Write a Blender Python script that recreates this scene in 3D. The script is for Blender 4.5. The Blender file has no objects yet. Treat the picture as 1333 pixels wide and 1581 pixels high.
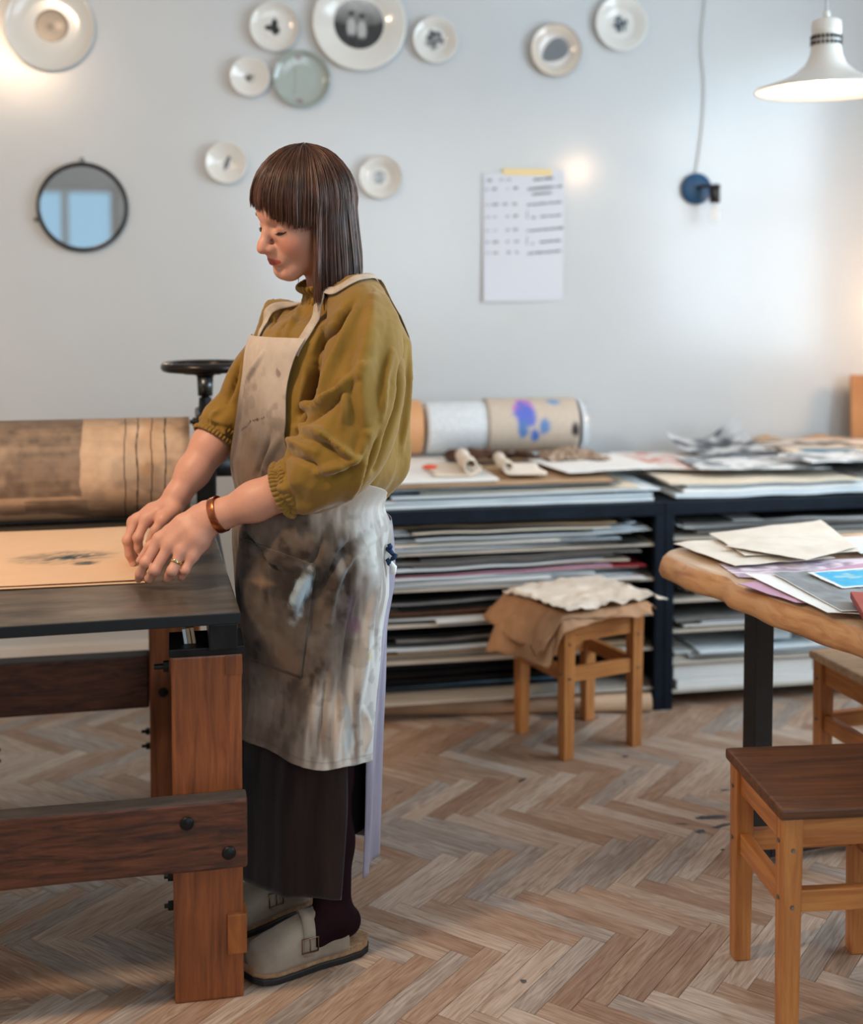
import bpy, bmesh, math, random
import numpy as np
from mathutils import Vector, Matrix, Euler, noise as mnoise

random.seed(7)
rng = np.random.default_rng(7)
C = bpy.context.scene.collection
scene = bpy.context.scene
R = math.radians

def srgb(r, g=None, b=None):
    """0-255 sRGB -> linear rgb"""
    if g is None:
        r, g, b = r
    f = lambda c: (c / 12.92) if c <= 0.04045 else ((c + 0.055) / 1.055) ** 2.4
    return (f(r / 255), f(g / 255), f(b / 255))

# ------------------------------------------------------------------ camera
CAM_H, F_PX, YAW, PITCH, HORIZON = 1.34, 1900.0, 11.0, 3.0, 440.0
PPY = HORIZON + F_PX * math.tan(R(PITCH))
cam_d = bpy.data.cameras.new('camera')
cam = bpy.data.objects.new('camera', cam_d)
C.objects.link(cam)
cam.location = (0, 0, CAM_H)
cam.rotation_euler = (R(90 - PITCH), 0, R(-YAW))
cam_d.sensor_fit = 'HORIZONTAL'
cam_d.sensor_width = 36.0
cam_d.lens = F_PX / 1333 * 36.0
cam_d.shift_y = -(790.5 - PPY) / 1333
cam_d.clip_start = 0.05
cam_d.dof.use_dof = True
cam_d.dof.focus_distance = 2.42
cam_d.dof.aperture_fstop = 2.2
scene.camera = cam
CAM_M = Euler(cam.rotation_euler, 'XYZ').to_matrix()

# ------------------------------------------------------------------ world, exposure
scene.view_settings.view_transform = 'Standard'
scene.view_settings.look = 'None'
scene.view_settings.gamma = 1.0
scene.view_settings.use_curve_mapping = False
scene.view_settings.exposure = 0.12
world = bpy.data.worlds.new('world')
scene.world = world
world.use_nodes = True
world.node_tree.nodes['Background'].inputs[0].default_value = (0.36, 0.58, 0.74, 1)
world.node_tree.nodes['Background'].inputs[1].default_value = 1.0

def area_light(name, loc, rot, sx, sy, power, col):
    d = bpy.data.lights.new(name, 'AREA')
    d.shape = 'RECTANGLE'; d.size = sx; d.size_y = sy
    d.energy = power; d.color = col
    o = bpy.data.objects.new(name, d); C.objects.link(o)
    o.location = loc; o.rotation_euler = rot
    return o

WALL_Y = 4.47        # back wall
WALL_R = 3.05        # right wall, with the big windows
WALL_L = -2.6
WALL_F = -2.4        # wall behind the camera
CEIL = 3.2
# daylight: through the two windows of the right wall and the window behind the camera
area_light('daylight_right', (WALL_R + 0.10, 2.15, 1.75), (0, R(90), 0), 1.7, 2.3, 125, (0.70, 0.87, 1.0))
area_light('daylight_front', (1.5, WALL_F - 0.10, 1.9), (R(90), 0, 0), 2.2, 1.9, 62, (0.82, 0.92, 1.0))

def lamp_light(name, loc, power, col=(1.0, 0.62, 0.34), size=0.04):
    d = bpy.data.lights.new(name, 'POINT')
    d.energy = power; d.color = col; d.shadow_soft_size = size
    o = bpy.data.objects.new(name, d); C.objects.link(o); o.location = loc
    return o

# ------------------------------------------------------------------ pixel -> place helpers
def ray(x, y):
    d = Vector(((x - 666.5) / F_PX, -(y - PPY) / F_PX, -1.0))
    return CAM_M @ d
def at(x, y, Y=None, Z=None, X=None, D=None):
    """the point in the room that the pixel (x, y) shows on the plane Y / Z / X or at depth D"""
    d = ray(x, y); o = Vector(cam.location)
    if Y is not None: t = (Y - o.y) / d.y
    elif Z is not None: t = (Z - o.z) / d.z
    elif X is not None: t = (X - o.x) / d.x
    else: t = D
    return o + d * t
def camxy(xc, zc, z=0.0):
    """camera-aligned ground coordinates (right, away) -> room"""
    c, s = math.cos(R(YAW)), math.sin(R(YAW))
    return Vector((xc * c + zc * s, -xc * s + zc * c, z))

# ------------------------------------------------------------------ numpy noise
def _hash(ix, iy, iz, seed):
    h = (ix.astype(np.int64) * 374761393 + iy.astype(np.int64) * 668265263 + iz.astype(np.int64) * 2147483647 + seed * 974634777) & 0xFFFFFFFF
    h = ((h ^ (h >> 13)) * 1274126177) & 0xFFFFFFFF
    h = h ^ (h >> 16)
    return (h & 0xFFFF) / 32767.5 - 1.0
def vnoise(p, seed=0):
    p = np.asarray(p, float)
    if p.shape[1] == 2: p = np.c_[p, np.zeros(len(p))]
    i = np.floor(p); f = p - i; f = f * f * f * (f * (f * 6 - 15) + 10)
    i = i.astype(np.int64)
    out = 0
    for dx in (0, 1):
        wx = f[:, 0] if dx else 1 - f[:, 0]
        for dy in (0, 1):
            wy = f[:, 1] if dy else 1 - f[:, 1]
            for dz in (0, 1):
                wz = f[:, 2] if dz else 1 - f[:, 2]
                out = out + wx * wy * wz * _hash(i[:, 0] + dx, i[:, 1] + dy, i[:, 2] + dz, seed)
    return out
def fbm(p, octaves=4, seed=0, gain=0.5):
    p = np.asarray(p, float); a, s, t = 1.0, 0.0, 0.0
    for k in range(octaves):
        s = s + a * vnoise(p * (2 ** k) + 13.7 * k, seed + k); t += a; a *= gain
    return s / t
def sstep(a, b, x):
    t = np.clip((np.asarray(x, float) - a) / (b - a), 0, 1)
    return t * t * (3 - 2 * t)
def interp(x, xs, ys):
    """smooth (Catmull-Rom/Hermite) interpolation"""
    xs = np.asarray(xs, float); ys = np.asarray(ys, float)
    x = np.clip(np.asarray(x, float), xs[0], xs[-1])
    m = np.gradient(ys, xs, axis=0)
    k = np.clip(np.searchsorted(xs, x, side='right') - 1, 0, len(xs) - 2)
    h = xs[k + 1] - xs[k]; t = (x - xs[k]) / h
    if ys.ndim > 1: t = t[..., None]; h = h[..., None]
    return ((2*t**3 - 3*t**2 + 1) * ys[k] + (t**3 - 2*t**2 + t) * h * m[k]
            + (-2*t**3 + 3*t**2) * ys[k + 1] + (t**3 - t**2) * h * m[k + 1])

# ------------------------------------------------------------------ object helpers
def tag(o, label=None, cat=None, group=None, kind=None):
    if label: o['label'] = label
    if cat: o['category'] = cat
    if group: o['group'] = group
    if kind: o['kind'] = kind
    return o
def empty(name, loc=(0, 0, 0), rz=0.0, label=None, cat=None, group=None):
    o = bpy.data.objects.new(name, None); C.objects.link(o)
    o.empty_display_size = 0.05
    o.location = loc; o.rotation_euler = (0, 0, rz)
    return tag(o, label, cat, group)
def link(name, me, m=None, parent=None, smooth=False):
    if m is not None:
        me.materials.clear()
        for mm in (m if isinstance(m, (list, tuple)) else [m]): me.materials.append(mm)
    if smooth: me.shade_smooth()
    o = bpy.data.objects.new(name, me); C.objects.link(o)
    if parent: o.parent = parent
    return o
def from_np(name, V, Fq, m=None, parent=None, smooth=True, col=None):
    me = bpy.data.meshes.new(name)
    me.from_pydata([tuple(v) for v in np.asarray(V, float)] if not isinstance(V, list) else V, [], [tuple(int(i) for i in f) for f in Fq])
    me.update()
    if col is not None: set_col(me, col)
    return link(name, me, m, parent, smooth)
def set_col(me, col, name='Col'):
    a = me.color_attributes.new(name, 'FLOAT_COLOR', 'POINT')
    col = np.asarray(col, np.float32)
    if col.shape[1] == 3: col = np.c_[col, np.ones(len(col), np.float32)]
    a.data.foreach_set('color', col.ravel())
def mesh_np(me):
    n = len(me.vertices); v = np.empty(n * 3); me.vertices.foreach_get('co', v)
    return v.reshape(-1, 3)
def bm_obj(name, bm, m=None, parent=None, smooth=False):
    me = bpy.data.meshes.new(name); bmesh.ops.recalc_face_normals(bm, faces=bm.faces)
    bm.to_mesh(me); bm.free()
    return link(name, me, m, parent, smooth)
def add_box(bm, x0, x1, y0, y1, z0, z1, bevel=0.0, M=None):
    r = bmesh.ops.create_cube(bm, size=1.0)
    vs = r['verts']
    for v in vs:
        v.co = Vector(((x0 + x1) / 2 + v.co.x * (x1 - x0), (y0 + y1) / 2 + v.co.y * (y1 - y0), (z0 + z1) / 2 + v.co.z * (z1 - z0)))
    if bevel:
        es = list({e for v in vs for e in v.link_edges})
        r2 = bmesh.ops.bevel(bm, geom=es, offset=bevel, segments=2, affect='EDGES', profile=0.6)
        vs = list({v for f in r2['faces'] for v in f.verts} | {v for v in vs if v.is_valid})
    if M is not None:
        for v in vs: v.co = M @ v.co
    return vs
def box(name, x0, x1, y0, y1, z0, z1, m, parent=None, bevel=0.004):
    bm = bmesh.new(); add_box(bm, x0, x1, y0, y1, z0, z1, bevel)
    return bm_obj(name, bm, m, parent)
def grid_faces(nu, nv, wrap_u=False, wrap_v=False, off=0):
    f = []
    U = nu if wrap_u else nu - 1; W = nv if wrap_v else nv - 1
    for i in range(U):
        for j in range(W):
            a = i * nv + j; b = ((i + 1) % nu) * nv + j
            f.append((off + a, off + b, off + ((i + 1) % nu) * nv + (j + 1) % nv, off + i * nv + (j + 1) % nv))
    return f
def lathe_np(profile, n=48, axis='z', cap=True):
    """profile [(r, h)] turned about z"""
    V = []; k = len(profile)
    for i in range(n):
        a = 2 * math.pi * i / n
        for r, h in profile: V.append((r * math.cos(a), r * math.sin(a), h))
    return np.array(V), grid_faces(n, k, wrap_u=True)
def lathe(name, profile, m, parent=None, n=48, M=None, smooth=True):
    V, Fc = lathe_np(profile, n)
    if M is not None: V = np.array([M @ Vector(v) for v in V])
    bm = bmesh.new()
    vs = [bm.verts.new(v) for v in V]
    for f in Fc: bm.faces.new([vs[i] for i in f])
    bmesh.ops.remove_doubles(bm, verts=bm.verts, dist=1e-6)
    o = bm_obj(name, bm, m, parent, smooth)
    return o
def tube_np(pts, radii, n=10, cap=True):
    pts = [Vector(p) for p in pts]
    if not hasattr(radii, '__len__'): radii = [radii] * len(pts)
    V, Fc = [], []
    t0 = (pts[1] - pts[0]).normalized()
    up = Vector((0, 0, 1)) if abs(t0.z) < 0.9 else Vector((1, 0, 0))
    u = t0.cross(up).normalized()
    for i, p in enumerate(pts):
        t = (pts[min(i + 1, len(pts) - 1)] - pts[max(i - 1, 0)]).normalized()
        u = (u - t * u.dot(t)).normalized(); w = t.cross(u)
        for k in range(n):
            a = 2 * math.pi * k / n
            V.append(p + (u * math.cos(a) + w * math.sin(a)) * radii[i])
    for i in range(len(pts) - 1):
        for k in range(n):
            Fc.append((i * n + k, i * n + (k + 1) % n, (i + 1) * n + (k + 1) % n, (i + 1) * n + k))
    if cap:
        Fc.append(tuple(range(n))[::-1]); Fc.append(tuple((len(pts) - 1) * n + k for k in range(n)))
    return [tuple(v) for v in V], Fc
def tube(name, pts, radii, m, parent=None, n=10, cap=True, smooth=True):
    V, Fc = tube_np(pts, radii, n, cap)
    me = bpy.data.meshes.new(name); me.from_pydata(V, [], Fc); me.update()
    return link(name, me, m, parent, smooth)
def smooth_path(pts, n):
    pts = np.array(pts, float); t = np.linspace(0, 1, len(pts))
    return interp(np.linspace(0, 1, n), t, pts)
def apply_mods(o):
    dg = bpy.context.evaluated_depsgraph_get()
    me = bpy.data.meshes.new_from_object(o.evaluated_get(dg))
    o.modifiers.clear(); old = o.data; o.data = me
    bpy.data.meshes.remove(old)
    return me
def copy_tree(o, parent=None):
    c = o.copy(); C.objects.link(c)
    if parent: c.parent = parent
    for ch in list(o.children): copy_tree(ch, c)
    return c

# ------------------------------------------------------------------ materials
MATS = {}
def mat(name, col=(0.5, 0.5, 0.5), rough=0.5, metal=0.0, spec=0.5, col2=None, nscale=20.0, stretch=(1, 1, 1), mixpow=(0.35, 0.65),
        bump=0.0, bscale=None, bstretch=None, attr=None, rand=0.0, coat=0.0, sheen=0.0, alpha=1.0, trans=0.0, sss=0.0, sss_r=(1, .3, .15),
        detail=6.0, emit=None, estr=0.0, rough2=None, randco=False, dist=0.0, ior=None):
    m = bpy.data.materials.new(name); m.use_nodes = True
    nt = m.node_tree; N = nt.nodes; L = nt.links
    b = N['Principled BSDF']
    b.inputs['Roughness'].default_value = rough; b.inputs['Metallic'].default_value = metal
    b.inputs['Specular IOR Level'].default_value = spec
    if ior: b.inputs['IOR'].default_value = ior
    b.inputs['Coat Weight'].default_value = coat
    b.inputs['Coat Roughness'].default_value = 0.15
    b.inputs['Sheen Weight'].default_value = sheen; b.inputs['Sheen Roughness'].default_value = 0.5
    b.inputs['Alpha'].default_value = alpha
    b.inputs['Transmission Weight'].default_value = trans
    if sss:
        b.inputs['Subsurface Weight'].default_value = sss
        b.inputs['Subsurface Radius'].default_value = sss_r
        b.inputs['Subsurface Scale'].default_value = 0.006
    if emit:
        b.inputs['Emission Color'].default_value = (*emit, 1); b.inputs['Emission Strength'].default_value = estr
    tc = N.new('ShaderNodeTexCoord'); mp = N.new('ShaderNodeMapping')
    mp.inputs['Scale'].default_value = stretch
    L.new(tc.outputs['Object'], mp.inputs['Vector'])
    vec = mp.outputs['Vector']
    oi = None
    if rand or randco:
        oi = N.new('ShaderNodeObjectInfo')
        if randco:
            ad = N.new('ShaderNodeVectorMath'); ad.operation = 'MULTIPLY_ADD'
            cx = N.new('ShaderNodeCombineXYZ')
            for k in range(3): L.new(oi.outputs['Random'], cx.inputs[k])
            ad.inputs[1].default_value = (37.0, 91.0, 53.0)
            L.new(cx.outputs[0], ad.inputs[0]); L.new(vec, ad.inputs[2]); vec = ad.outputs[0]
    src = None
    if attr:
        at_ = N.new('ShaderNodeAttribute'); at_.attribute_name = attr; src = at_.outputs['Color']
    else:
        rgb = N.new('ShaderNodeRGB'); rgb.outputs[0].default_value = (*col, 1); src = rgb.outputs[0]
    fac = None
    if col2 is not None:
        no = N.new('ShaderNodeTexNoise'); no.inputs['Scale'].default_value = nscale
        no.inputs['Detail'].default_value = detail; no.inputs['Roughness'].default_value = 0.6
        no.inputs['Distortion'].default_value = dist
        L.new(vec, no.inputs['Vector'])
        mr = N.new('ShaderNodeMapRange'); mr.inputs[1].default_value = mixpow[0]; mr.inputs[2].default_value = mixpow[1]
        L.new(no.outputs[0], mr.inputs[0]); fac = mr.outputs[0]
        mx = N.new('ShaderNodeMix'); mx.data_type = 'RGBA'
        L.new(fac, mx.inputs[0]); L.new(src, mx.inputs[6])
        if attr:   # second colour multiplies the painted one
            mx.blend_type = 'MULTIPLY'
        mx.inputs[7].default_value = (*col2, 1)
        src = mx.outputs[2]
        if rough2 is not None:
            m2 = N.new('ShaderNodeMapRange'); m2.inputs[3].default_value = rough; m2.inputs[4].default_value = rough2
            L.new(fac, m2.inputs[0]); L.new(m2.outputs[0], b.inputs['Roughness'])
    if rand:
        hs = N.new('ShaderNodeHueSaturation')
        m3 = N.new('ShaderNodeMapRange'); m3.inputs[3].default_value = 1 - rand; m3.inputs[4].default_value = 1 + rand
        L.new(oi.outputs['Random'], m3.inputs[0]); L.new(m3.outputs[0], hs.inputs['Value']); L.new(src, hs.inputs['Color'])
        src = hs.outputs[0]
    L.new(src, b.inputs['Base Color'])
    if bump:
        n2 = N.new('ShaderNodeTexNoise'); n2.inputs['Scale'].default_value = bscale or nscale * 3; n2.inputs['Detail'].default_value = 5
        mp2 = N.new('ShaderNodeMapping'); mp2.inputs['Scale'].default_value = bstretch or stretch
        L.new(tc.outputs['Object'], mp2.inputs['Vector']); L.new(mp2.outputs[0], n2.inputs['Vector'])
        bu = N.new('ShaderNodeBump'); bu.inputs['Strength'].default_value = bump; bu.inputs['Distance'].default_value = 0.002
        L.new(n2.outputs[0], bu.inputs['Height']); L.new(bu.outputs[0], b.inputs['Normal'])
    MATS[name] = m
    return m
# ================================================================== ROOM
M_wall = mat('wall_paint', srgb(198, 201, 202), rough=0.20, spec=0.5, col2=srgb(193, 196, 198), nscale=1.3, bump=0.12, bscale=9.0)
M_wallplain = mat('wall_paint_matt', srgb(205, 203, 200), rough=0.6)
M_ceil = mat('ceiling_paint', srgb(225, 223, 220), rough=0.8)
M_trim = mat('white_trim', srgb(215, 213, 210), rough=0.4)
M_sub = mat('sub_floor', srgb(58, 42, 32), rough=0.8)

def structure(name, bm, m):
    return tag(bm_obj(name, bm, m), kind='structure')
T = 0.15
def wall_with_holes(name, m, axis, pos, out, u0, u1, z0, z1, holes):
    """a wall slab with rectangular window openings (holes = [(u0,u1,z0,z1)])"""
    bm = bmesh.new()
    us = sorted({u0, u1, *[h[0] for h in holes], *[h[1] for h in holes]})
    zs = sorted({z0, z1, *[h[2] for h in holes], *[h[3] for h in holes]})
    for i in range(len(us) - 1):
        for j in range(len(zs) - 1):
            cu, cz = (us[i] + us[i + 1]) / 2, (zs[j] + zs[j + 1]) / 2
            if any(h[0] < cu < h[1] and h[2] < cz < h[3] for h in holes): continue
            p0, p1 = min(pos, pos + out * T), max(pos, pos + out * T)
            if axis == 'x': add_box(bm, p0, p1, us[i], us[i + 1], zs[j], zs[j + 1])
            else: add_box(bm, us[i], us[i + 1], p0, p1, zs[j], zs[j + 1])
    bmesh.ops.remove_doubles(bm, verts=bm.verts, dist=1e-5)
    return structure(name, bm, m)
bm = bmesh.new(); add_box(bm, WALL_L - T, WALL_R + T, WALL_Y, WALL_Y + T, 0, CEIL); structure('wall_back', bm, M_wall)
wall_with_holes('wall_right', M_wallplain, 'x', WALL_R, 1, WALL_F, WALL_Y, 0, CEIL, [(1.0, 3.3, 0.9, 2.6)])
wall_with_holes('wall_front', M_wallplain, 'y', WALL_F, -1, WALL_L, WALL_R, 0, CEIL, [(-1.55, -0.65, 0.9, 2.22), (0.3, 2.7, 0.95, 2.85)])
bm = bmesh.new(); add_box(bm, WALL_L - T, WALL_L, WALL_F, WALL_Y, 0, CEIL); structure('wall_left', bm, M_wallplain)
bm = bmesh.new(); add_box(bm, WALL_L - T, WALL_R + T, WALL_F - T, WALL_Y + T, CEIL, CEIL + T); structure('ceiling', bm, M_ceil)
bm = bmesh.new(); add_box(bm, WALL_L, WALL_R, WALL_Y - 0.014, WALL_Y - 0.0005, 0.0, 0.07, 0.003); structure('baseboard_back', bm, M_trim)
M_glass = mat('window_glass', (0.9, 0.95, 1.0), rough=0.02, alpha=0.06, spec=0.5)
def window(name, axis, pos, u0, u1, z0, z1, nx=2, nz=2):
    w = tag(empty(name), kind='structure')
    f = bmesh.new(); b = 0.06
    def bar(a0, a1, c0, c1):
        if axis == 'x': add_box(f, pos + .03, pos + .09, a0, a1, c0, c1)
        else: add_box(f, a0, a1, pos - .09, pos - .03, c0, c1)
    bar(u0, u1, z0, z0 + b); bar(u0, u1, z1 - b, z1)
    for i in range(nx + 1):
        u = u0 + (u1 - u0 - b) * i / nx; bar(u, u + b, z0 + b, z1 - b)
    for j in range(1, nz):
        z = z0 + (z1 - z0) * j / nz
        for i in range(nx):
            bar(u0 + (u1 - u0 - b) * i / nx + b, u0 + (u1 - u0 - b) * (i + 1) / nx, z - .02, z + .02)
    bm_obj('window_frame', f, M_trim, w)
    for i in range(nx):
        for j in range(nz):
            a0 = u0 + (u1 - u0 - b) * i / nx + b; a1 = u0 + (u1 - u0 - b) * (i + 1) / nx
            c0 = z0 + (z1 - z0) * j / nz + .02; c1 = z0 + (z1 - z0) * (j + 1) / nz - .02
            g = bmesh.new()
            if axis == 'x': add_box(g, pos + .058, pos + .062, a0, a1, c0, c1)
            else: add_box(g, a0, a1, pos - .062, pos - .058, c0, c1)
            bm_obj('pane', g, M_glass, w)
window('window_1', 'x', WALL_R, 1.0, 3.3, 0.9, 2.6, 3, 2)
window('window_2', 'y', WALL_F, -1.55, -0.65, 0.9, 2.22, 2, 1)
window('window_3', 'y', WALL_F, 0.3, 2.7, 0.95, 2.85, 3, 2)

# ------------------------------------------------------------------ herringbone floor
bm = bmesh.new(); add_box(bm, WALL_L - T, WALL_R + T, WALL_F - T, WALL_Y + T, -0.12, -0.012)
floor = structure('floor', bm, M_sub)
def plank_material(name, cA, cB, cD):
    m = bpy.data.materials.new(name); m.use_nodes = True
    nt = m.node_tree; N = nt.nodes; L = nt.links; b = N['Principled BSDF']
    tc = N.new('ShaderNodeTexCoord'); oi = N.new('ShaderNodeAttribute'); oi.attribute_name = 'tone'
    ob = N.new('ShaderNodeObjectInfo')
    ad = N.new('ShaderNodeVectorMath'); ad.operation = 'MULTIPLY_ADD'
    cx = N.new('ShaderNodeCombineXYZ')
    for k in range(3): L.new(ob.outputs['Random'], cx.inputs[k])
    ad.inputs[1].default_value = (40, 90, 50)
    L.new(cx.outputs[0], ad.inputs[0]); L.new(tc.outputs['Object'], ad.inputs[2])
    mp = N.new('ShaderNodeMapping'); mp.inputs['Scale'].default_value = (3.0, 26.0, 1.0)
    L.new(ad.outputs[0], mp.inputs['Vector'])
    # growth-ring grain: noise-distorted bands
    n1 = N.new('ShaderNodeTexNoise'); n1.inputs['Scale'].default_value = 1.0; n1.inputs['Detail'].default_value = 3; n1.inputs['Distortion'].default_value = 0.6
    L.new(mp.outputs[0], n1.inputs['Vector'])
    ml = N.new('ShaderNodeMath'); ml.operation = 'MULTIPLY'; ml.inputs[1].default_value = 9.0
    L.new(n1.outputs[0], ml.inputs[0])
    fr = N.new('ShaderNodeMath'); fr.operation = 'PINGPONG'; fr.inputs[1].default_value = 0.5
    L.new(ml.outputs[0], fr.inputs[0])
    mp2 = N.new('ShaderNodeMapping'); mp2.inputs['Scale'].default_value = (14.0, 260.0, 1.0)
    L.new(ad.outputs[0], mp2.inputs['Vector'])
    n2 = N.new('ShaderNodeTexNoise'); n2.inputs['Scale'].default_value = 1.0; n2.inputs['Detail'].default_value = 4
    L.new(mp2.outputs[0], n2.inputs['Vector'])
    g = N.new('ShaderNodeMath'); g.operation = 'MULTIPLY_ADD'; g.inputs[1].default_value = 0.55
    L.new(fr.outputs[0], g.inputs[0]); L.new(n2.outputs[0], g.inputs[2])
    mr = N.new('ShaderNodeMapRange'); mr.inputs[1].default_value = 0.38; mr.inputs[2].default_value = 0.95
    L.new(g.outputs[0], mr.inputs[0])
    tone = N.new('ShaderNodeMix'); tone.data_type = 'RGBA'
    tone.inputs[6].default_value = (*cA, 1); tone.inputs[7].default_value = (*cB, 1)
    L.new(ob.outputs['Random'], tone.inputs[0])
    dk = N.new('ShaderNodeMix'); dk.data_type = 'RGBA'; dk.blend_type = 'MULTIPLY'
    L.new(tone.outputs[2], dk.inputs[6]); dk.inputs[7].default_value = (*cD, 1); L.new(mr.outputs[0], dk.inputs[0])
    L.new(dk.outputs[2], b.inputs['Base Color'])
    r2 = N.new('ShaderNodeMapRange'); r2.inputs[3].default_value = 0.34; r2.inputs[4].default_value = 0.52
    L.new(n2.outputs[0], r2.inputs[0]); L.new(r2.outputs[0], b.inputs['Roughness'])
    b.inputs['Specular IOR Level'].default_value = 0.45
    bu = N.new('ShaderNodeBump'); bu.inputs['Strength'].default_value = 0.25; bu.inputs['Distance'].default_value = 0.001
    L.new(g.outputs[0], bu.inputs['Height']); L.new(bu.outputs[0], b.inputs['Normal'])
    return m
PM = [plank_material('oak_plank_pale', srgb(206, 190, 176), srgb(190, 170, 152), srgb(196, 178, 164)),
      plank_material('oak_plank_mid', srgb(190, 166, 146), srgb(174, 146, 124), srgb(194, 172, 156)),
      plank_material('oak_plank_brown', srgb(180, 152, 130), srgb(160, 130, 110), srgb(200, 178, 160)),
      plank_material('oak_plank_grey', srgb(186, 174, 164), srgb(166, 154, 144), srgb(186, 170, 160))]
PL_W, PL_N = 0.0495, 6
PL_L = PL_W * PL_N
gap = 0.0005
plank_meshes = []
for k, pm in enumerate(PM):
    bm = bmesh.new(); add_box(bm, gap, PL_L - gap, gap, PL_W - gap, -0.012, 0.0, 0.0006)
    me = bpy.data.meshes.new('plank'); bm.to_mesh(me); bm.free(); me.materials.append(pm); plank_meshes.append(me)
HB0 = Vector((0.045, 0.02))
S2 = math.sqrt(0.5)
def hb(u, v): return Vector((HB0.x + (u + v) * S2, HB0.y + (-u + v) * S2))
from bpy_extras.object_utils import world_to_camera_view
cands = []
for i in range(-90, 120):
    for j in range(-14, 15):
        n = PL_N
        u0, v0 = (i + 2 * n * j), i
        for (u, v, rot) in ((u0, v0, False), (u0 + n, v0 - n + 1, True)):
            lu, lv = (1, n) if rot else (n, 1)
            c = hb((u + lu / 2) * PL_W, (v + lv / 2) * PL_W)
            if not (WALL_L + .1 < c.x < WALL_R - .1 and -0.2 < c.y < WALL_Y - .1): continue
            cands.append((u * PL_W, v * PL_W, rot, c))
def in_view(c, mrg=0.09):
    q = CAM_M.transposed() @ (Vector((c.x, c.y, 0)) - Vector(cam.location))
    if q.z > -0.3: return None
    x = 666.5 + F_PX * q.x / -q.z; y = PPY - F_PX * q.y / -q.z
    if -60 < x < 1393 and 900 < y < 1640 and c.y < 4.2: return (-q.z, x, y)
    return None
# what hides the floor: leave the farthest in the joined field
vis = []; rest = []
for cd in cands:
    q = in_view(cd[3])
    (vis if q else rest).append((q[0] if q else 99, cd))
vis.sort(key=lambda t: t[0])
rest += vis[300:]; vis = vis[:300]
for d, (u, v, rot, c) in vis:
    o = bpy.data.objects.new('plank', random.choices(plank_meshes, (4, 4, 3, 3))[0]); C.objects.link(o)
    p = hb(u, v)
    o.parent = floor
    if rot:
        o.location = (p.x, p.y, 0); o.rotation_euler = (0, 0, R(45)); 
        # local x runs along +v, so shift by the width to keep the plank on its own cell
        q = hb(u + PL_W, v); o.location = (q.x, q.y, 0)
    else:
        o.location = (p.x, p.y, 0); o.rotation_euler = (0, 0, R(-45))
    o.location.z = random.uniform(-0.0006, 0.0)
V, Fc, mi = [], [], []
for d, (u, v, rot, c) in rest:
    lu, lv = (PL_W, PL_L) if rot else (PL_L, PL_W)
    cs = [hb(u + gap, v + gap), hb(u + lu - gap, v + gap), hb(u + lu - gap, v + lv - gap), hb(u + gap, v + lv - gap)]
    b = len(V)
    V += [(p.x, p.y, 0.0) for p in cs] + [(p.x, p.y, -0.012) for p in cs]
    Fc += [(b, b+1, b+2, b+3), (b, b+4, b+5, b+1), (b+1, b+5, b+6, b+2), (b+2, b+6, b+7, b+3), (b+3, b+7, b+4, b)]
me = bpy.data.meshes.new('plank_field'); me.from_pydata(V, [], Fc); me.update()
pf = link('plank_field', me, PM, floor)
_r = random.Random(3)
for k in range(len(rest)):
    t = _r.randrange(4)
    for q in range(5): me.polygons[k * 5 + q].material_index = t
pf['kind'] = 'stuff'
M_inkfloor = mat('dried_ink', srgb(52, 60, 70), rough=.4, col2=srgb(96, 92, 90), nscale=60, mixpow=(.45, .6))
def stain(px, py, w, d, rz, seed):
    p = at(px, py, Z=0.0); n = 40
    V = [(0, 0, 0)]
    for i in range(n):
        a = 2 * math.pi * i / n; r = 1 + .45 * mnoise.noise(Vector((math.cos(a) * 1.6, math.sin(a) * 1.6, seed))) + .2 * mnoise.noise(Vector((math.cos(a) * 5, math.sin(a) * 5, seed)))
        V.append((w / 2 * r * math.cos(a), d / 2 * r * math.sin(a), 0))
    me = bpy.data.meshes.new('ink_stain'); me.from_pydata(V, [], [(0, 1 + i, 1 + (i + 1) % n) for i in range(n)]); me.update()
    o = link('ink_stain', me, M_inkfloor, floor); o.location = (p.x, p.y, .0005); o.rotation_euler = (0, 0, R(rz))
for q in ((1100, 1262, .085, .022, -6, 1.0), (1118, 1274, .060, .012, 14, 2.3), (1082, 1284, .030, .016, 20, 3.1), (1052, 1272, .035, .006, -20, 4.7), (1120, 1220, .030, .010, 0, 5.2), (1116, 1312, .012, .008, 0, 6.6),
          (966, 1168, .022, .014, 10, 7.7), (806, 1205, .030, .012, 35, 8.4), (616, 1224, .022, .006, 0, 9.1), (848, 1143, .014, .006, 0, 10.2), (808, 1515, .012, .012, 0, 11.5)): stain(*q)

# ================================================================== WOODEN STOOLS
def wood(name, c1, c2, axis='z', rough=0.42, bump=0.15, k=1.0, coat=0.0):
    st = {'x': (2, 30, 30), 'y': (30, 2, 30), 'z': (30, 30, 2)}[axis]
    return mat(name, c1, rough=rough, col2=c2, nscale=2.2 * k, stretch=st, mixpow=(0.35, 0.68), detail=8, bump=bump, bscale=6 * k, bstretch=st, randco=True, rand=0.08, dist=0.4, coat=coat)
W_pineZ = wood('stool_pine_upright', srgb(206, 140, 76), srgb(162, 94, 44), 'z', coat=0.15)
W_pineX = wood('stool_pine_crosswise', srgb(206, 140, 76), srgb(164, 96, 46), 'x', coat=0.15)
W_pineY = wood('stool_pine_lengthwise', srgb(204, 136, 72), srgb(160, 92, 44), 'y', coat=0.15)
W_seat = wood('stool_seat_dark', srgb(122, 76, 44), srgb(70, 42, 26), 'x', rough=0.5)
W_seatpale = wood('stool_seat_pale', srgb(205, 178, 146), srgb(170, 136, 100), 'x', rough=0.5)
M_screw = mat('screw_steel', srgb(150, 150, 148), rough=0.35, metal=1.0)
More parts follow.
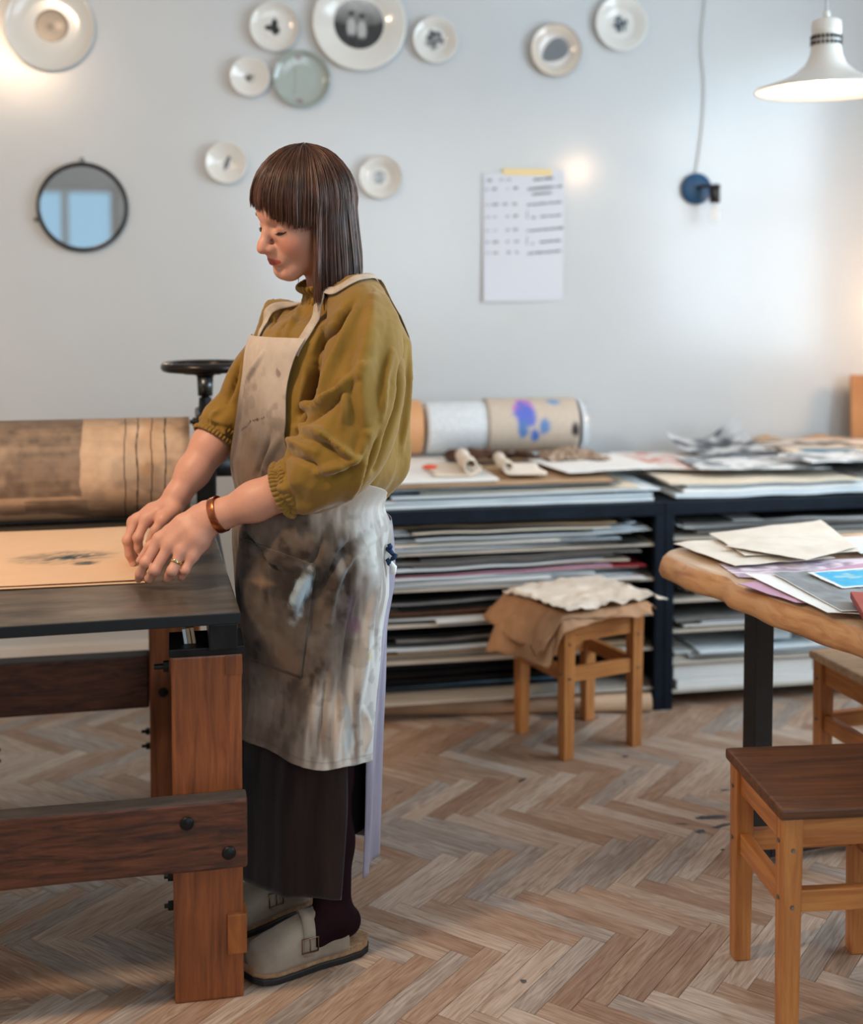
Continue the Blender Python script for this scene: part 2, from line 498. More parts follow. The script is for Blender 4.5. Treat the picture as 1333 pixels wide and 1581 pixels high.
M_stain = mat('wood_stain', srgb(52, 28, 18), rough=0.6)

def make_stool(A, B, Cc, label, seat_m, seat_top=0.417):
    """A, B, Cc: centres of three leg feet (B is the corner nearest the camera)"""
    o = (A + Cc) / 2
    ex = (Cc - B); ang = math.atan2(ex.y, ex.x); s = ((Cc - B).length + (A - B).length) / 2 / 2
    root = empty('stool', (o.x, o.y, 0), ang, label, 'stool', 'small wooden stools')
    lw = 0.019                                         # half a leg
    zt = seat_top - 0.022
    for sx, sy in ((-1, -1), (1, -1), (1, 1), (-1, 1)):
        bm = bmesh.new()
        add_box(bm, sx * s - lw, sx * s + lw, sy * s - lw, sy * s + lw, 0, zt, 0.003)
        for v in bm.verts:                             # legs taper a little to the foot
            k = 0.86 + 0.14 * min(1, v.co.z / 0.25)
            v.co.x = sx * s + (v.co.x - sx * s) * k; v.co.y = sy * s + (v.co.y - sy * s) * k
        leg = bm_obj('leg', bm, W_pineZ, root)
        for z in (zt - 0.045, 0.246):
            for ax in (0, 1):
                sc = bmesh.new()
                bmesh.ops.create_cone(sc, cap_ends=True, segments=10, radius1=0.0042, radius2=0.0036, depth=0.004)
                M = Matrix.Rotation(R(90), 4, 'Y' if ax == 0 else 'X')
                p = Vector((sx * s, sy * s, z - 0.012 * ax))
                p[ax] += (sx if ax == 0 else sy) * (lw + 0.0004)
                bmesh.ops.transform(sc, matrix=Matrix.Translation(p) @ M, verts=sc.verts)
                bm_obj('screw', sc, M_screw, leg)
    for sy in (-1, 1):
        box('side_rail', -s + lw, s - lw, sy * s - 0.010, sy * s + 0.010, zt - 0.055, zt, W_pineX, root, 0.002)
        box('stretcher', -s + lw, s - lw, sy * s - 0.010, sy * s + 0.010, 0.220, 0.260, W_pineX, root, 0.002)
        box('side_rail', sy * s - 0.010, sy * s + 0.010, -s + lw, s - lw, zt - 0.055, zt, W_pineY, root, 0.002)
        box('stretcher', sy * s - 0.010, sy * s + 0.010, -s + lw, s - lw, 0.220, 0.260, W_pineY, root, 0.002)
    # seat: a slightly dished board with a rounded edge
    h = s + lw + 0.008; n = 28
    bm = bmesh.new(); add_box(bm, -h, h, -h, h, zt, seat_top, 0.006)
    bmesh.ops.subdivide_edges(bm, edges=[e for e in bm.edges if e.calc_length() > 0.1], cuts=12, use_grid_fill=True)
    for v in bm.verts:
        if v.co.z > zt + 0.012:
            r = max(0, 1 - max(abs(v.co.x), abs(v.co.y)) / h)
            v.co.z -= 0.004 * min(1, r * 2.5)
    seat = bm_obj('seat', bm, seat_m, root)
    return root, s, ang, o
c2 = lambda a, b: camxy(a, b)
stool_near = make_stool(Vector((1.052, 2.230, 0)), Vector((1.046, 1.991, 0)), Vector((1.289, 1.968, 0)), 'small wooden stool with a bare dark brown seat in front of the table', W_seat)
_a = Vector((.951, 3.511, 0)); _b = Vector((1.035, 3.288, 0)); _c = Vector((1.262, 3.355, 0))
stool_mid = make_stool(_a, _b, _c, 'small wooden stool draped with brown kraft paper in front of the paper racks', W_pineX, 0.412)
_a = Vector((1.556, 2.815, 0)); _b = Vector((1.574, 2.577, 0))
_d = Vector((_b.y - _a.y, -(_b.x - _a.x), 0)); _d = -_d
stool_back = make_stool(_a, _b, _b + _d if (_b + _d).x > _b.x else _b - _d, 'small wooden stool with a pale worn seat tucked under the table', W_seatpale)

# ================================================================== TABLE with a live-edge slab
M_blackmetal = mat('black_metal', srgb(14, 16, 19), rough=0.42, col2=srgb(24, 26, 28), nscale=30)
W_slab = mat('slab_edge_wood', srgb(214, 162, 112), rough=0.42, col2=srgb(178, 118, 72), nscale=5, stretch=(6, 1.6, 8), mixpow=(0.42, 0.72), bump=0.2, bscale=16, dist=1.0)
W_slabtop = mat('slab_top_wood', srgb(218, 190, 160), rough=0.35, col2=srgb(190, 152, 116), nscale=3, stretch=(14, 1.2, 8), mixpow=(0.35, 0.7), dist=0.8)
TB_Z, TB_T = 0.70, 0.058
tP0 = Vector((1.077, 2.790, 0)); tP1 = Vector((1.196, 2.026, 0))
t_dir = (tP1 - tP0).normalized()                      # along the near long edge, towards the camera
t_nrm = Vector((-t_dir.y, t_dir.x, 0));               # across the slab, away to the right
if t_nrm.x < 0: t_nrm = -t_nrm
table = empty('work_table', (tP0.x, tP0.y, 0), math.atan2(t_nrm.y, t_nrm.x), 'long wooden table with a wavy natural edge and black metal legs', 'table')
# local: x across (0..0.80), y negative towards the camera
def slab():
    L_, W_ = 1.72, 0.80
    ny, npro = 130, 12
    V = []
    for j in range(ny):
        y = -L_ * j / (ny - 1)
        wav = 0.010 * math.sin(y * 7.0 + 0.6) + 0.006 * math.sin(y * 17 + 1.0) + 0.004 * math.sin(y * 41)
        notch = -0.012 * math.exp(-((y + 0.30) / 0.035) ** 2)
        endr = 0.035 * max(0, 1 + y / 0.06) ** 2       # rounded far-left corner
        x0 = wav + endr - notch
        pr = [(0.040 + x0, TB_Z), (0.022 + x0, TB_Z - 0.004), (0.010 + x0, TB_Z - 0.012), (0.003 + x0, TB_Z - 0.026), (0.0 + x0, TB_Z - 0.040),
              (0.006 + x0, TB_Z - 0.053), (0.022 + x0, TB_Z - TB_T)]
        x1 = W_ + 0.012 * math.sin(y * 5 + 2) + 0.006 * math.sin(y * 19)
        pr += [(x1 - 0.02, TB_Z - TB_T), (x1 - 0.004, TB_Z - 0.05), (x1, TB_Z - 0.03), (x1 - 0.008, TB_Z - 0.01), (x1 - 0.035, TB_Z)]
        for (x, z) in pr: V.append((x, y, z + 0.0015 * math.sin(y * 23 + x * 40) * (x < 0.05 + x0)))
    Fc = []
    for j in range(ny - 1):
        for k in range(npro):
            Fc.append((j * npro + k, j * npro + (k + 1) % npro, (j + 1) * npro + (k + 1) % npro, (j + 1) * npro + k))
    Fc.append(tuple(range(npro))[::-1]); Fc.append(tuple((ny - 1) * npro + k for k in range(npro)))
    me = bpy.data.meshes.new('tabletop'); me.from_pydata(V, [], Fc); me.update()
    o = link('tabletop', me, [W_slab, W_slabtop], table, True)
    for p in me.polygons:
        if p.normal.z > 0.9 and p.center.z > TB_Z - 0.006: p.material_index = 1
    me.update()
    bm = bmesh.new(); bm.from_mesh(me); bmesh.ops.recalc_face_normals(bm, faces=bm.faces); bm.to_mesh(me); bm.free()
    return o
slab()
zl = TB_Z - TB_T
for yy in (-0.224, -1.50):
    for xx in (0.161, 0.665):
        lg = box('leg', xx - .024, xx + .024, yy - .024, yy + .024, 0.0, zl - 0.008, M_blackmetal, table, 0.002)
    box('foot_bar', 0.186, 0.641, yy - .024, yy + .024, 0.02, 0.068, M_blackmetal, table, 0.002)
    box('top_bar', 0.137, 0.689, yy - .02, yy + .02, zl - 0.008, zl + 0.003, M_blackmetal, table, 0.001)

# ================================================================== PAPER RACKS
M_rack = mat('rack_blue_black', srgb(8, 18, 30), rough=0.55, spec=0.2, col2=srgb(15, 27, 40), nscale=12)
M_shelf = mat('rack_shelf_board', srgb(198, 190, 178), rough=0.6, col2=srgb(180, 170, 156), nscale=8, stretch=(1, 10, 10))
M_rackback = mat('rack_dark_board', srgb(20, 18, 17), rough=0.9)
RY0, RY1 = 3.61, 4.44
RTOP = 0.660
def rack(x0, x1, shelves, label, posts=(True, True)):
    r = empty('paper_rack', ((x0 + x1) / 2, (RY0 + RY1) / 2, 0), 0, label, 'shelf')
    ox, oy = (x0 + x1) / 2, (RY0 + RY1) / 2
    B = lambda n, a, b, c, d, e, f, m=M_rack, bv=0.002: box(n, a - ox, b - ox, c - oy, d - oy, e, f, m, r, bv)
    p = 0.03
    for xx in (x0, x1 - p):
        for yy in (RY0, RY1 - p):
            B('post', xx, xx + p, yy, yy + p, 0.0, RTOP - 0.04)
    B('top_board', x0, x1, RY0 + .002, RY1, RTOP - 0.008, RTOP)
    B('front_rail', x0, x1, RY0, RY0 + p, RTOP - 0.04, RTOP - 0.008)
    B('back_rail', x0, x1, RY1 - p, RY1, RTOP - 0.04, RTOP - 0.008)
    B('back_panel', x0 + p, x1 - p, RY1 - .012, RY1 - .004, 0.05, RTOP - 0.04, M_rackback)
    for xx in (x0 + .002, x1 - .006):
        B('side_panel', xx, xx + .004, RY0 + p, RY1 - p, 0.05, RTOP - 0.04, M_rackback)
    for z in shelves:
        B('shelf_board', x0 + .006, x1 - .006, RY0 + .012, RY1 - .014, z - .008, z, M_shelf, 0.001)
    return r
LX0, LX1 = 0.38, 1.446
RX0, RX1 = 1.448, 2.70
SH_L = [0.058, 0.165, 0.262, 0.358, 0.452, 0.535]
SH_R = [0.058, 0.150, 0.262, 0.355, 0.445, 0.545]
SH_L = [0.072, 0.198, 0.310, 0.420, 0.530]
SH_R = [0.055, 0.146, 0.248, 0.345, 0.446, 0.543]
rack_left = rack(LX0, LX1, SH_L, 'blue-black rack stuffed with paper sheets behind the woman')
rack_right = rack(RX0, RX1, SH_R, 'blue-black rack of papers standing behind the wooden table')
# ================================================================== PAPERS
def pm(name, c, c2=None, rough=0.75, ns=6): return mat(name, srgb(c), rough=rough, spec=0.25, col2=srgb(c2) if c2 else None, nscale=ns)
P = {
 'white': pm('paper_white', (238, 238, 235), (228, 228, 226)), 'cool': pm('paper_cool_white', (222, 231, 236), (208, 220, 227)),
 'cream': pm('paper_cream', (230, 219, 200), (216, 203, 182)), 'tan': pm('paper_tan', (190, 160, 128), (172, 140, 108)),
 'kraft': pm('paper_kraft', (176, 128, 88), (160, 112, 74)), 'grey': pm('paper_grey', (128, 126, 124), (104, 102, 100)),
 'dark': pm('paper_dark', (34, 32, 32), (20, 20, 20)), 'brown': pm('paper_brown', (90, 62, 46), (62, 42, 32)),
 'blue': pm('paper_blue', (96, 142, 172), (150, 182, 200)), 'red': pm('paper_red', (150, 44, 50)), 'pink': pm('paper_pink', (190, 150, 172)),
 'teal': pm('paper_teal', (30, 112, 140)), 'yellow': pm('paper_yellow', (214, 186, 90)), 'black': pm('paper_black', (18, 18, 20)),
}
M_paint = mat('printed_paper', attr='Col', rough=0.6, spec=0.3)
def sheet_np(w, d, th, nx=14, ny=8, wave=0.003, curl=(0, 0, 0, 0), seed=0, droop=0.0, rough_edge=0.0, wf=None):
    """a sheet lying flat: x -w/2..w/2, y -d/2..d/2 with gentle waves; curl lifts the four corners (x-y-, x+y-, x+y+, x-y+)"""
    gx, gy = np.meshgrid(np.linspace(-1, 1, nx), np.linspace(-1, 1, ny), indexing='ij')
    x, y = gx.ravel(), gy.ravel()
    z = wave * fbm(np.c_[x * 2.1 + seed * 3.3, y * 1.3 + seed, np.full_like(x, seed)], 2, seed)
    for (sx, sy), c in zip(((-1, -1), (1, -1), (1, 1), (-1, 1)), curl):
        t = np.clip((x * sx + y * sy) / 2, 0, 1) ** 3
        z = z + c * t
    z = z - droop * np.clip(-y - 0.2, 0, 1) ** 2
    X, Y = x * w / 2, y * d / 2
    if wf: z = z + wf[2] * (1 + fbm(np.c_[(X + wf[0]) * 4.2 + wf[3], (Y + wf[1]) * 1.5], 2, wf[3]))
    if rough_edge:
        e = np.maximum(abs(x), abs(y)) > 0.999
        X = X + e * rough_edge * vnoise(np.c_[x * 9 + seed, y * 9]) ; Y = Y + e * rough_edge * vnoise(np.c_[x * 9, y * 9 + seed + 5])
    top = np.c_[X, Y, z + th]; bot = np.c_[X, Y, z]
    V = np.r_[top, bot]; n = nx * ny
    Fc = grid_faces(nx, ny) + [tuple(reversed(f)) for f in grid_faces(nx, ny, off=n)]
    rim = [i * ny for i in range(nx)] + [(nx - 1) * ny + j for j in range(1, ny)] + [i * ny + ny - 1 for i in range(nx - 2, -1, -1)] + [j for j in range(ny - 2, 0, -1)]
    for a, b in zip(rim, rim[1:] + rim[:1]): Fc.append((a, a + n, b + n, b))
    return V, Fc
def sheet(name, w, d, th, loc, rz, m, label, cat='paper', group=None, col=None, **k):
    V, Fc = sheet_np(w, d, th, **k)
    if not k.get('wf'): V[:, 2] -= V[:, 2].min()
    o = from_np(name, V, Fc, m, None, False, col(V / np.array([w / 2, d / 2, 1])) if col else None)
    o.location = loc; o.rotation_euler = (0, 0, rz)
    return tag(o, label, cat, group)

# ---- stacks on the shelves: each sheet, folder and board is a thing of its own
rs = random.Random(11)
CW = {'white': 'white', 'cool': 'bluish white', 'cream': 'cream', 'tan': 'tan', 'kraft': 'brown kraft', 'grey': 'grey', 'dark': 'dark grey', 'brown': 'brown',
      'blue': 'blue', 'red': 'red', 'pink': 'pink', 'teal': 'teal', 'yellow': 'yellow', 'black': 'black'}
ORD = ['lowest', 'second', 'third', 'fourth', 'fifth', 'sixth', 'seventh', 'eighth', 'ninth', 'tenth', 'eleventh', 'twelfth', 'thirteenth', 'fourteenth', 'fifteenth', 'sixteenth', 'seventeenth', 'eighteenth', 'nineteenth', 'twentieth']
def nth(k, n, key, what, where):
    if k == 0: return f"{CW[key]} {what}, lowest on {where}"
    if k == n - 1: return f"{CW[key]} {what}, uppermost on {where}"
    return f"{CW[key]} {what}, {ORD[k]} from the bottom on {where}"
def stack(x0, x1, z0, z1, recipe, where, fill=0.9, y_front=RY0 + 0.012):
    z = z0 + 0.0006
    n = len(recipe)
    tot = (z1 - z0) * fill
    ws = [rs.uniform(0.5, 1.6) * (.45 if q in ('red', 'pink') else 1) for q in recipe]; sw = sum(ws); amp = min(.010, tot * .14); tot -= amp; sd = rs.randrange(1, 90)
    for k, key in enumerate(recipe):
        slot = tot * ws[k] / sw
        th = min(slot * 0.78, 0.014)
        W_ = (x1 - x0) * rs.uniform(0.62, 0.97); D_ = rs.uniform(0.50, 0.62)
        cx = rs.uniform(x0 + W_ / 2 + .012, x1 - W_ / 2 - .012) if W_ < (x1 - x0) * .96 else (x0 + x1) / 2
        yf = y_front + rs.uniform(-0.010, 0.035) + (.03 if k < 1 else 0)
        big = th >= .0065
        sheet('paper_folder' if big else 'paper_sheet', W_, D_, th, (cx, yf + D_ / 2, z), rs.uniform(-.05, .05) if W_ < (x1 - x0) * .82 else rs.uniform(-.006, .006) if W_ < (x1 - x0) * .92 else 0,
              P[key], nth(k, n, key, 'folder' if big else 'sheet', where), 'paper', 'papers on ' + where, nx=24, ny=6, wave=0.0, wf=(cx, yf + D_ / 2, amp * k / max(n - 1, 1), sd))
        z += slot
def seq(s, n): return [rs.choice(s.split()) for _ in range(n)]
lx0, lx1 = LX0 + .032, LX1 - .032
rx0, rx1 = RX0 + .032, RX1 - .032
stack(lx0, lx1, SH_L[4], RTOP - .045, ['cool', 'white', 'cool', 'dark', 'cool', 'white', 'cream', 'white', 'cool', 'cool', 'white', 'cool', 'white', 'cool', 'dark', 'cool', 'cream', 'cool', 'dark', 'tan'],
      'the topmost left rack shelf')
stack(lx0, lx1, SH_L[3], SH_L[4] - .012, ['cool', 'white', 'cool', 'cool', 'white', 'cool', 'white', 'cool', 'red', 'pink', 'dark', 'cream', 'cool', 'grey', 'dark', 'grey', 'brown', 'grey'],
      'the second left rack shelf')
stack(lx0, lx1, SH_L[2], SH_L[3] - .012, ['cool', 'white', 'cool', 'tan', 'dark', 'brown', 'grey', 'black', 'dark', 'grey', 'black'],
      'the third left rack shelf', fill=.8)
stack(lx0, lx1, SH_L[1], SH_L[2] - .012, ['cream', 'tan', 'cream', 'cool', 'cool', 'grey', 'dark', 'grey', 'dark', 'black'],
      'the fourth left rack shelf', fill=.8)
stack(lx0, lx1, SH_L[0], SH_L[1] - .012, ['dark', 'blue', 'black', 'dark', 'brown', 'black', 'dark'],
      'the bottom left rack shelf', fill=.75, y_front=RY0 + .10)
stack(rx0, rx1, SH_R[5], RTOP - .045, ['white', 'cool', 'white', 'cool', 'dark', 'white', 'cool', 'grey', 'white', 'dark'],
      'the topmost right rack shelf', fill=.75)
stack(rx0, rx1, SH_R[4], SH_R[5] - .012, ['cool', 'white', 'dark', 'cool'], 'the second right rack shelf', fill=.6)
stack(rx0, rx1, SH_R[3], SH_R[4] - .012, ['cream', 'cool', 'white', 'dark'], 'the third right rack shelf', fill=.5)
stack(rx0, rx1, SH_R[2], SH_R[3] - .012, ['cream', 'white', 'cool', 'grey'], 'the fourth right rack shelf', fill=.4)
stack(rx0, rx1, SH_R[1], SH_R[2] - .012, ['cream', 'cool', 'white', 'cool'], 'the fifth right rack shelf', fill=.35)
for k, (zz, hh) in enumerate(((SH_R[0] + .0008, 0.030), (SH_R[0] + .0325, 0.044))):
    tag(box('paper_block', -.24, .24, -.25, .25, 0, hh, P['white'], None, 0.002),
        ('white lower block of board on the bottom shelf of the right rack', 'thick white upper block of board on the bottom shelf of the right rack')[k], 'paper').location = (1.74 - .01 * k, RY0 + .27 + .004 * k, zz)
box_ = tag(box('carton', -.055, .055, -.12, .12, 0, .045, P['cool'], None, 0.002), 'small white carton on the fifth shelf of the right rack', 'box')
box_.location = (1.85, RY0 + .17, SH_R[1] + .045)
tag(box('paper_folder', -.2, .2, -.2, .2, 0, .02, P['brown'], None, 0.002), 'brown folder on the bottom shelf of the right rack behind the table leg', 'paper').location = (2.3, RY0 + .25, SH_R[0] + .001)

# spiral notebook end, topmost shelf of the right rack
nb = empty('spiral_notebook', (1.62, RY0 + .1, SH_R[5] + .062), 0, 'spiral bound notebook at the left of the topmost right shelf', 'notebook')
box('cover', -.12, .12, 0, .2, 0, .006, P['grey'], nb, 0.001)
bm = bmesh.new()
for k in range(18):
    r = bmesh.ops.create_circle  # each ring: a small torus
    a = -.11 + k * .0129
    V, Fc = tube_np([(a, -.004 + .006 * math.cos(t), .003 + .006 * math.sin(t)) for t in np.linspace(0, 2 * math.pi, 9)], 0.0014, 5, False)
    vs = [bm.verts.new(v) for v in V]
    for f in Fc: bm.faces.new([vs[i] for i in f])
bm_obj('spiral_binding', bm, mat('spiral_white', srgb(220, 210, 205), rough=.4), nb)

# ---- on top of the racks ------------------------------------------------------
zt = RTOP + 0.0008
lay = []
def flat(name, x, y, w, d, z, rz, key, label, th=0.004, cat='paper', group=None, **k):
    return sheet(name, w, d, th, (x, y, z), R(rz), P[key], label, cat, group, **k)
base_l = 'large sheet in the pile lying on top of the left rack'
z = zt
for k, (key, w, d, dx, rz, th) in enumerate([('cool', 1.02, .66, 0, 0, .010), ('cool', .98, .62, .02, .4, .008), ('dark', .9, .6, -.06, -.8, .003), ('cool', .86, .6, .10, .6, .006),
                                             ('cream', .7, .6, .12, -1.2, .004), ('blue', .66, .58, -.12, 1.2, .004), ('grey', .8, .58, .0, .7, .004), ('tan', .84, .58, -.04, -.5, .006), ('white', .5, .55, -.24, 0.5, .008)]):
    o = flat('paper_sheet', (LX0 + LX1) / 2 + dx, RY0 + .035 + d / 2 + .012 * (k % 3), w, d, z, rz, key, nth(k, 9, key, 'big sheet', 'top of the left rack'), th, 'paper', 'sheets on top of the left rack', nx=14, ny=5, wave=.0018, seed=k * 7 + 1)
    z += th + .0034
ZL = z
z = zt
for k, (key, w, d, dx, rz, th) in enumerate([('cool', 1.16, .66, 0, 0, .012), ('white', 1.14, .64, .02, 0.3, .012), ('cool', 1.1, .62, .02, -.3, .010), ('cream', .66, .5, -.26, -1.5, .006), ('grey', .5, .5, .30, .8, .004)]):
    flat('paper_sheet', (RX0 + RX1) / 2 + dx, RY0 + .03 + d / 2 + .012 * (k % 3), w, d, z, rz, key, nth(k, 5, key, 'big wavy sheet', 'top of the right rack'), th, 'paper', 'sheets on top of the right rack', nx=30, ny=5, wave=0.0, wf=((RX0 + RX1) / 2 + dx, 0, .006, 5))
    z += th + .002
ZR = z + .012
def cyl_sheet(name, p0, p1, r, a0, a1, th, m, label, cat, col=None, n=36, nl=40, tailpts=None):
    """a rolled sheet around the axis p0-p1, from angle a0 to a1 (0 = towards the camera, 90 = up)"""
    p0, p1 = Vector(p0), Vector(p1); ax = (p1 - p0).normalized()
    fr = Vector((0, -1, 0)); fr = (fr - ax * fr.dot(ax)).normalized(); up = ax.cross(fr) ; up = up if up.z > 0 else -up
    V = []; uv = []
    for i in range(nl):
        c = p0.lerp(p1, i / (nl - 1))
        for j in range(n):
            a = R(a0 + (a1 - a0) * j / (n - 1))
            rr = r * (1 - 0.0012 * abs(a0 + (a1 - a0) * j / (n - 1)) * (abs(a1 - a0) > 365))
            V.append(c + (fr * math.cos(a) + up * math.sin(a)) * rr); uv.append((i / (nl - 1), j / (n - 1)))
    V = np.array(V); Fc = grid_faces(nl, n)
    me = bpy.data.meshes.new(name); me.from_pydata([tuple(v) for v in V], [], Fc); me.update()
    if col is not None: set_col(me, col(np.array(uv)))
    o = link(name, me, m, None, True)
    md = o.modifiers.new('s', 'SOLIDIFY'); md.thickness = th; md.offset = 0
    apply_mods(o); o.data.shade_smooth()
    return tag(o, label, cat)
# wrapped roll, printed cloth roll and cardboard core on the left rack
M_film = mat('bubble_film', srgb(228, 234, 238), rough=0.25, spec=0.5, col2=srgb(212, 220, 226), nscale=90, mixpow=(.4, .6), bump=.5, bscale=110, alpha=0.9)
M_card = mat('cardboard_core', srgb(188, 138, 92), rough=.7, col2=srgb(170, 120, 76), nscale=10)
ry = 4.10
def at_y(px, py): return at(px, py, Y=ry)
zc = ZL + 0.006
a_ = at(655, 660, Y=4.2); b_ = at(752, 660, Y=4.2); c_ = at(884, 660, Y=4.2)
rr = 0.092
roll_z = zc + rr
film = empty('film_roll', (a_.x, 4.2, roll_z), 0, 'big roll of clear bubble wrap lying on top of the left rack', 'roll')
V, Fc = [], []
spiral = [(a_.x + .02, .02), (c_.x + .005, .02)]
turns = 5
bmf = bmesh.new()
prof = [(rr * .40, 0), (rr * .97, 0.0), (rr, .01), (rr * .985, .2), (rr, .38), (rr * .99, .58), (rr, c_.x - a_.x - .01), (rr * .96, c_.x - a_.x), (rr * .40, c_.x - a_.x)]
lathe('wrap', prof, M_film, film, 48, Matrix.Rotation(R(90), 4, 'Y'))
core = tube('core', [(.004, 0, 0), (c_.x - a_.x + .004, 0, 0)], [rr * .40 - .002] * 2, M_card, film, 24)
def cloth_print(uv):
    u, v = uv[:, 0], uv[:, 1]
    n = fbm(np.c_[u * 40, v * 40], 3, 5)[:, None]
    col = np.array(srgb(196, 182, 166)) * (1 + .10 * n)
    def blot(cu, cv, ru, rv, c, seed, lo=.25):
        nonlocal col
        d = ((u - cu) / ru) ** 2 + ((v - cv) / rv) ** 2 + 0.55 * fbm(np.c_[u * 14, v * 14], 3, seed)
        m = sstep(1.0, lo, d)[:, None]
        col = col * (1 - m) + np.array(srgb(c)) * m
    blot(.40, .60, .14, .20, (196, 120, 190), 3)
    blot(.40, .52, .15, .24, (92, 108, 196), 8)
    blot(.36, .35, .08, .12, (84, 124, 180), 9)
    blot(.62, .36, .08, .12, (92, 130, 184), 12)
    blot(.50, .27, .05, .09, (70, 110, 190), 14)
    blot(.74, .70, .10, .08, (120, 150, 190), 21)
    blot(.52, .97, .22, .05, (96, 130, 160), 31)
    blot(.52, .84, .05, .05, (150, 150, 160), 33)
    blot(.96, .32, .05, .10, (40, 30, 40), 41)
    return col
cyl_sheet('printed_cloth', (b_.x - .01, 4.2, roll_z + .001), (c_.x - .004, 4.19, roll_z + .001), rr + .005, -62, 118, .002, M_paint,
          'tan cloth with a blue and violet print draped over the bubble wrap roll', 'cloth', cloth_print)
kr = empty('kraft_roll', (at(648, 660, Y=4.2).x, 4.2, zc + .095), 0, 'roll of orange-brown kraft paper left of the bubble wrap roll', 'roll')
M_cardO = mat('kraft_orange', srgb(200, 144, 96), rough=.6)
lathe('kraft_layers', [(.03, 0), (.092, 0), (.095, -.004), (.095, -.40), (.092, -.404), (.03, -.404)], M_cardO, kr, 48, Matrix.Rotation(R(90), 4, 'Y'))
tube('core', [(-.41, 0, 0), (.003, 0, 0)], [.029, .029], M_card, kr, 24)

# crumpled brown paper in front of the roll
def crumple(name, x, y, z, w, d, h, m, label, cat='paper', seed=0, n=46, rz=0, m2=None, th=.0015, edge=1.0):
    gx, gy = np.meshgrid(np.linspace(-1, 1, n), np.linspace(-1, 1, n), indexing='ij'); a, b = gx.ravel(), gy.ravel()
    p = np.c_[a * 2.2, b * 1.6]
    hgt = (0.5 + 0.5 * fbm(p + seed, 3, seed)) * (1 - np.abs(a) ** 6 * .4)
    rid = 1 - np.abs(fbm(p * 1.8 + seed * 2, 2, seed + 3)) * 2
    zz = h * (0.35 * hgt + .65 * np.clip(rid, 0, 1) * hgt)
    X = a * w / 2 * (1 + .06 * edge * vnoise(np.c_[a * 3, b * 4], seed)); Y = b * d / 2 * (1 + .10 * edge * vnoise(np.c_[a * 5, b * 3], seed + 1))
    V = np.c_[X, Y, zz - zz.min()]
    o = from_np(name, V, grid_faces(n, n), m, None, True)
    o.location = (x, y, z); o.rotation_euler = (0, 0, R(rz))
    md = o.modifiers.new('s', 'SOLIDIFY'); md.thickness = th; md.offset = 1
    apply_mods(o)
    return tag(o, label, cat)
q = at(760, 715, Y=3.95)
crumple('brown_paper', at(760, 700, Y=4.05).x, 4.05, ZL + .002, .30, .10, .050, P['brown'], 'dark brown crumpled paper in front of the bubble wrap roll', seed=4, edge=1.4)
crumple('kraft_paper', at(888, 700, Y=3.98).x, 4.00, ZL + .002, .22, .17, .060, pm('crumpled_taupe', (172, 150, 132), (150, 128, 110)), 'creased taupe paper at the right end of the bubble wrap roll', seed=9, edge=1.2)
# folded cream felt with rolled edge
fx = at(748, 730, Y=3.80)
felt_m = mat('cream_felt', srgb(222, 208, 190), rough=.95, sheen=.3, bump=.3, bscale=300)
fl = empty('felt_blanket', (fx.x, 3.83, ZL + .001), R(-6), 'cream felt with rolled edges on top of the left rack', 'blanket')
def spiral_roll(x0, ylen, r, turns, tail, dirx, name):
    pts = []
    for t in np.linspace(0, turns * 2 * math.pi, 60):
        q = r * (0.28 + .72 * t / (turns * 2 * math.pi)); a = t
        pts.append((x0 + dirx * q * math.sin(a + 0.0), r - q * math.cos(a)))
    pts.append((x0 - dirx * tail * .0, 0)); 
    end = pts[-1]
    pts += [(x0 + dirx * tail * k / 8, 0.0) for k in range(1, 9)]
    ny = 10; V = []
    for j in range(ny):
        y = -ylen / 2 + ylen * j / (ny - 1)
        for (x, z) in pts: V.append((x + .004 * math.sin(j), y, z + .003))
    o = from_np(name, np.array(V), grid_faces(ny, len(pts)), felt_m, fl, True)
    md = o.modifiers.new('s', 'SOLIDIFY'); md.thickness = .0045; md.offset = 0
    apply_mods(o); o.data.shade_smooth()
spiral_roll(-.05, .26, .031, 1.2, -.12, 1, 'rolled_edge')
spiral_roll(.07, .24, .023, 1.1, .12, 1, 'rolled_edge')
# sheets and a red thing beside it
flat('paper_sheet', at(920, 735, Y=3.85).x, 3.88, .34, .34, ZL + .003, 8, 'white', 'white sheet reaching out to the right of the cream felt roll', .002, wave=.004, seed=71)
rt = bmesh.new(); bmesh.ops.create_uvsphere(rt, u_segments=14, v_segments=8, radius=1)
for v in rt.verts: v.co = Vector((v.co.x * .024 * (1 + .2 * math.sin(3 * math.atan2(v.co.y, v.co.x))), v.co.y * .016, v.co.z * .008 + .008))
o = tag(bm_obj('scrap', rt, mat('orange_red', srgb(232, 84, 52), rough=.5), None, True), 'small orange red scrap on white paper left of the cream felt', 'scrap')
o.location = (at(664, 735, Y=3.86).x, 3.86, ZL + .003)

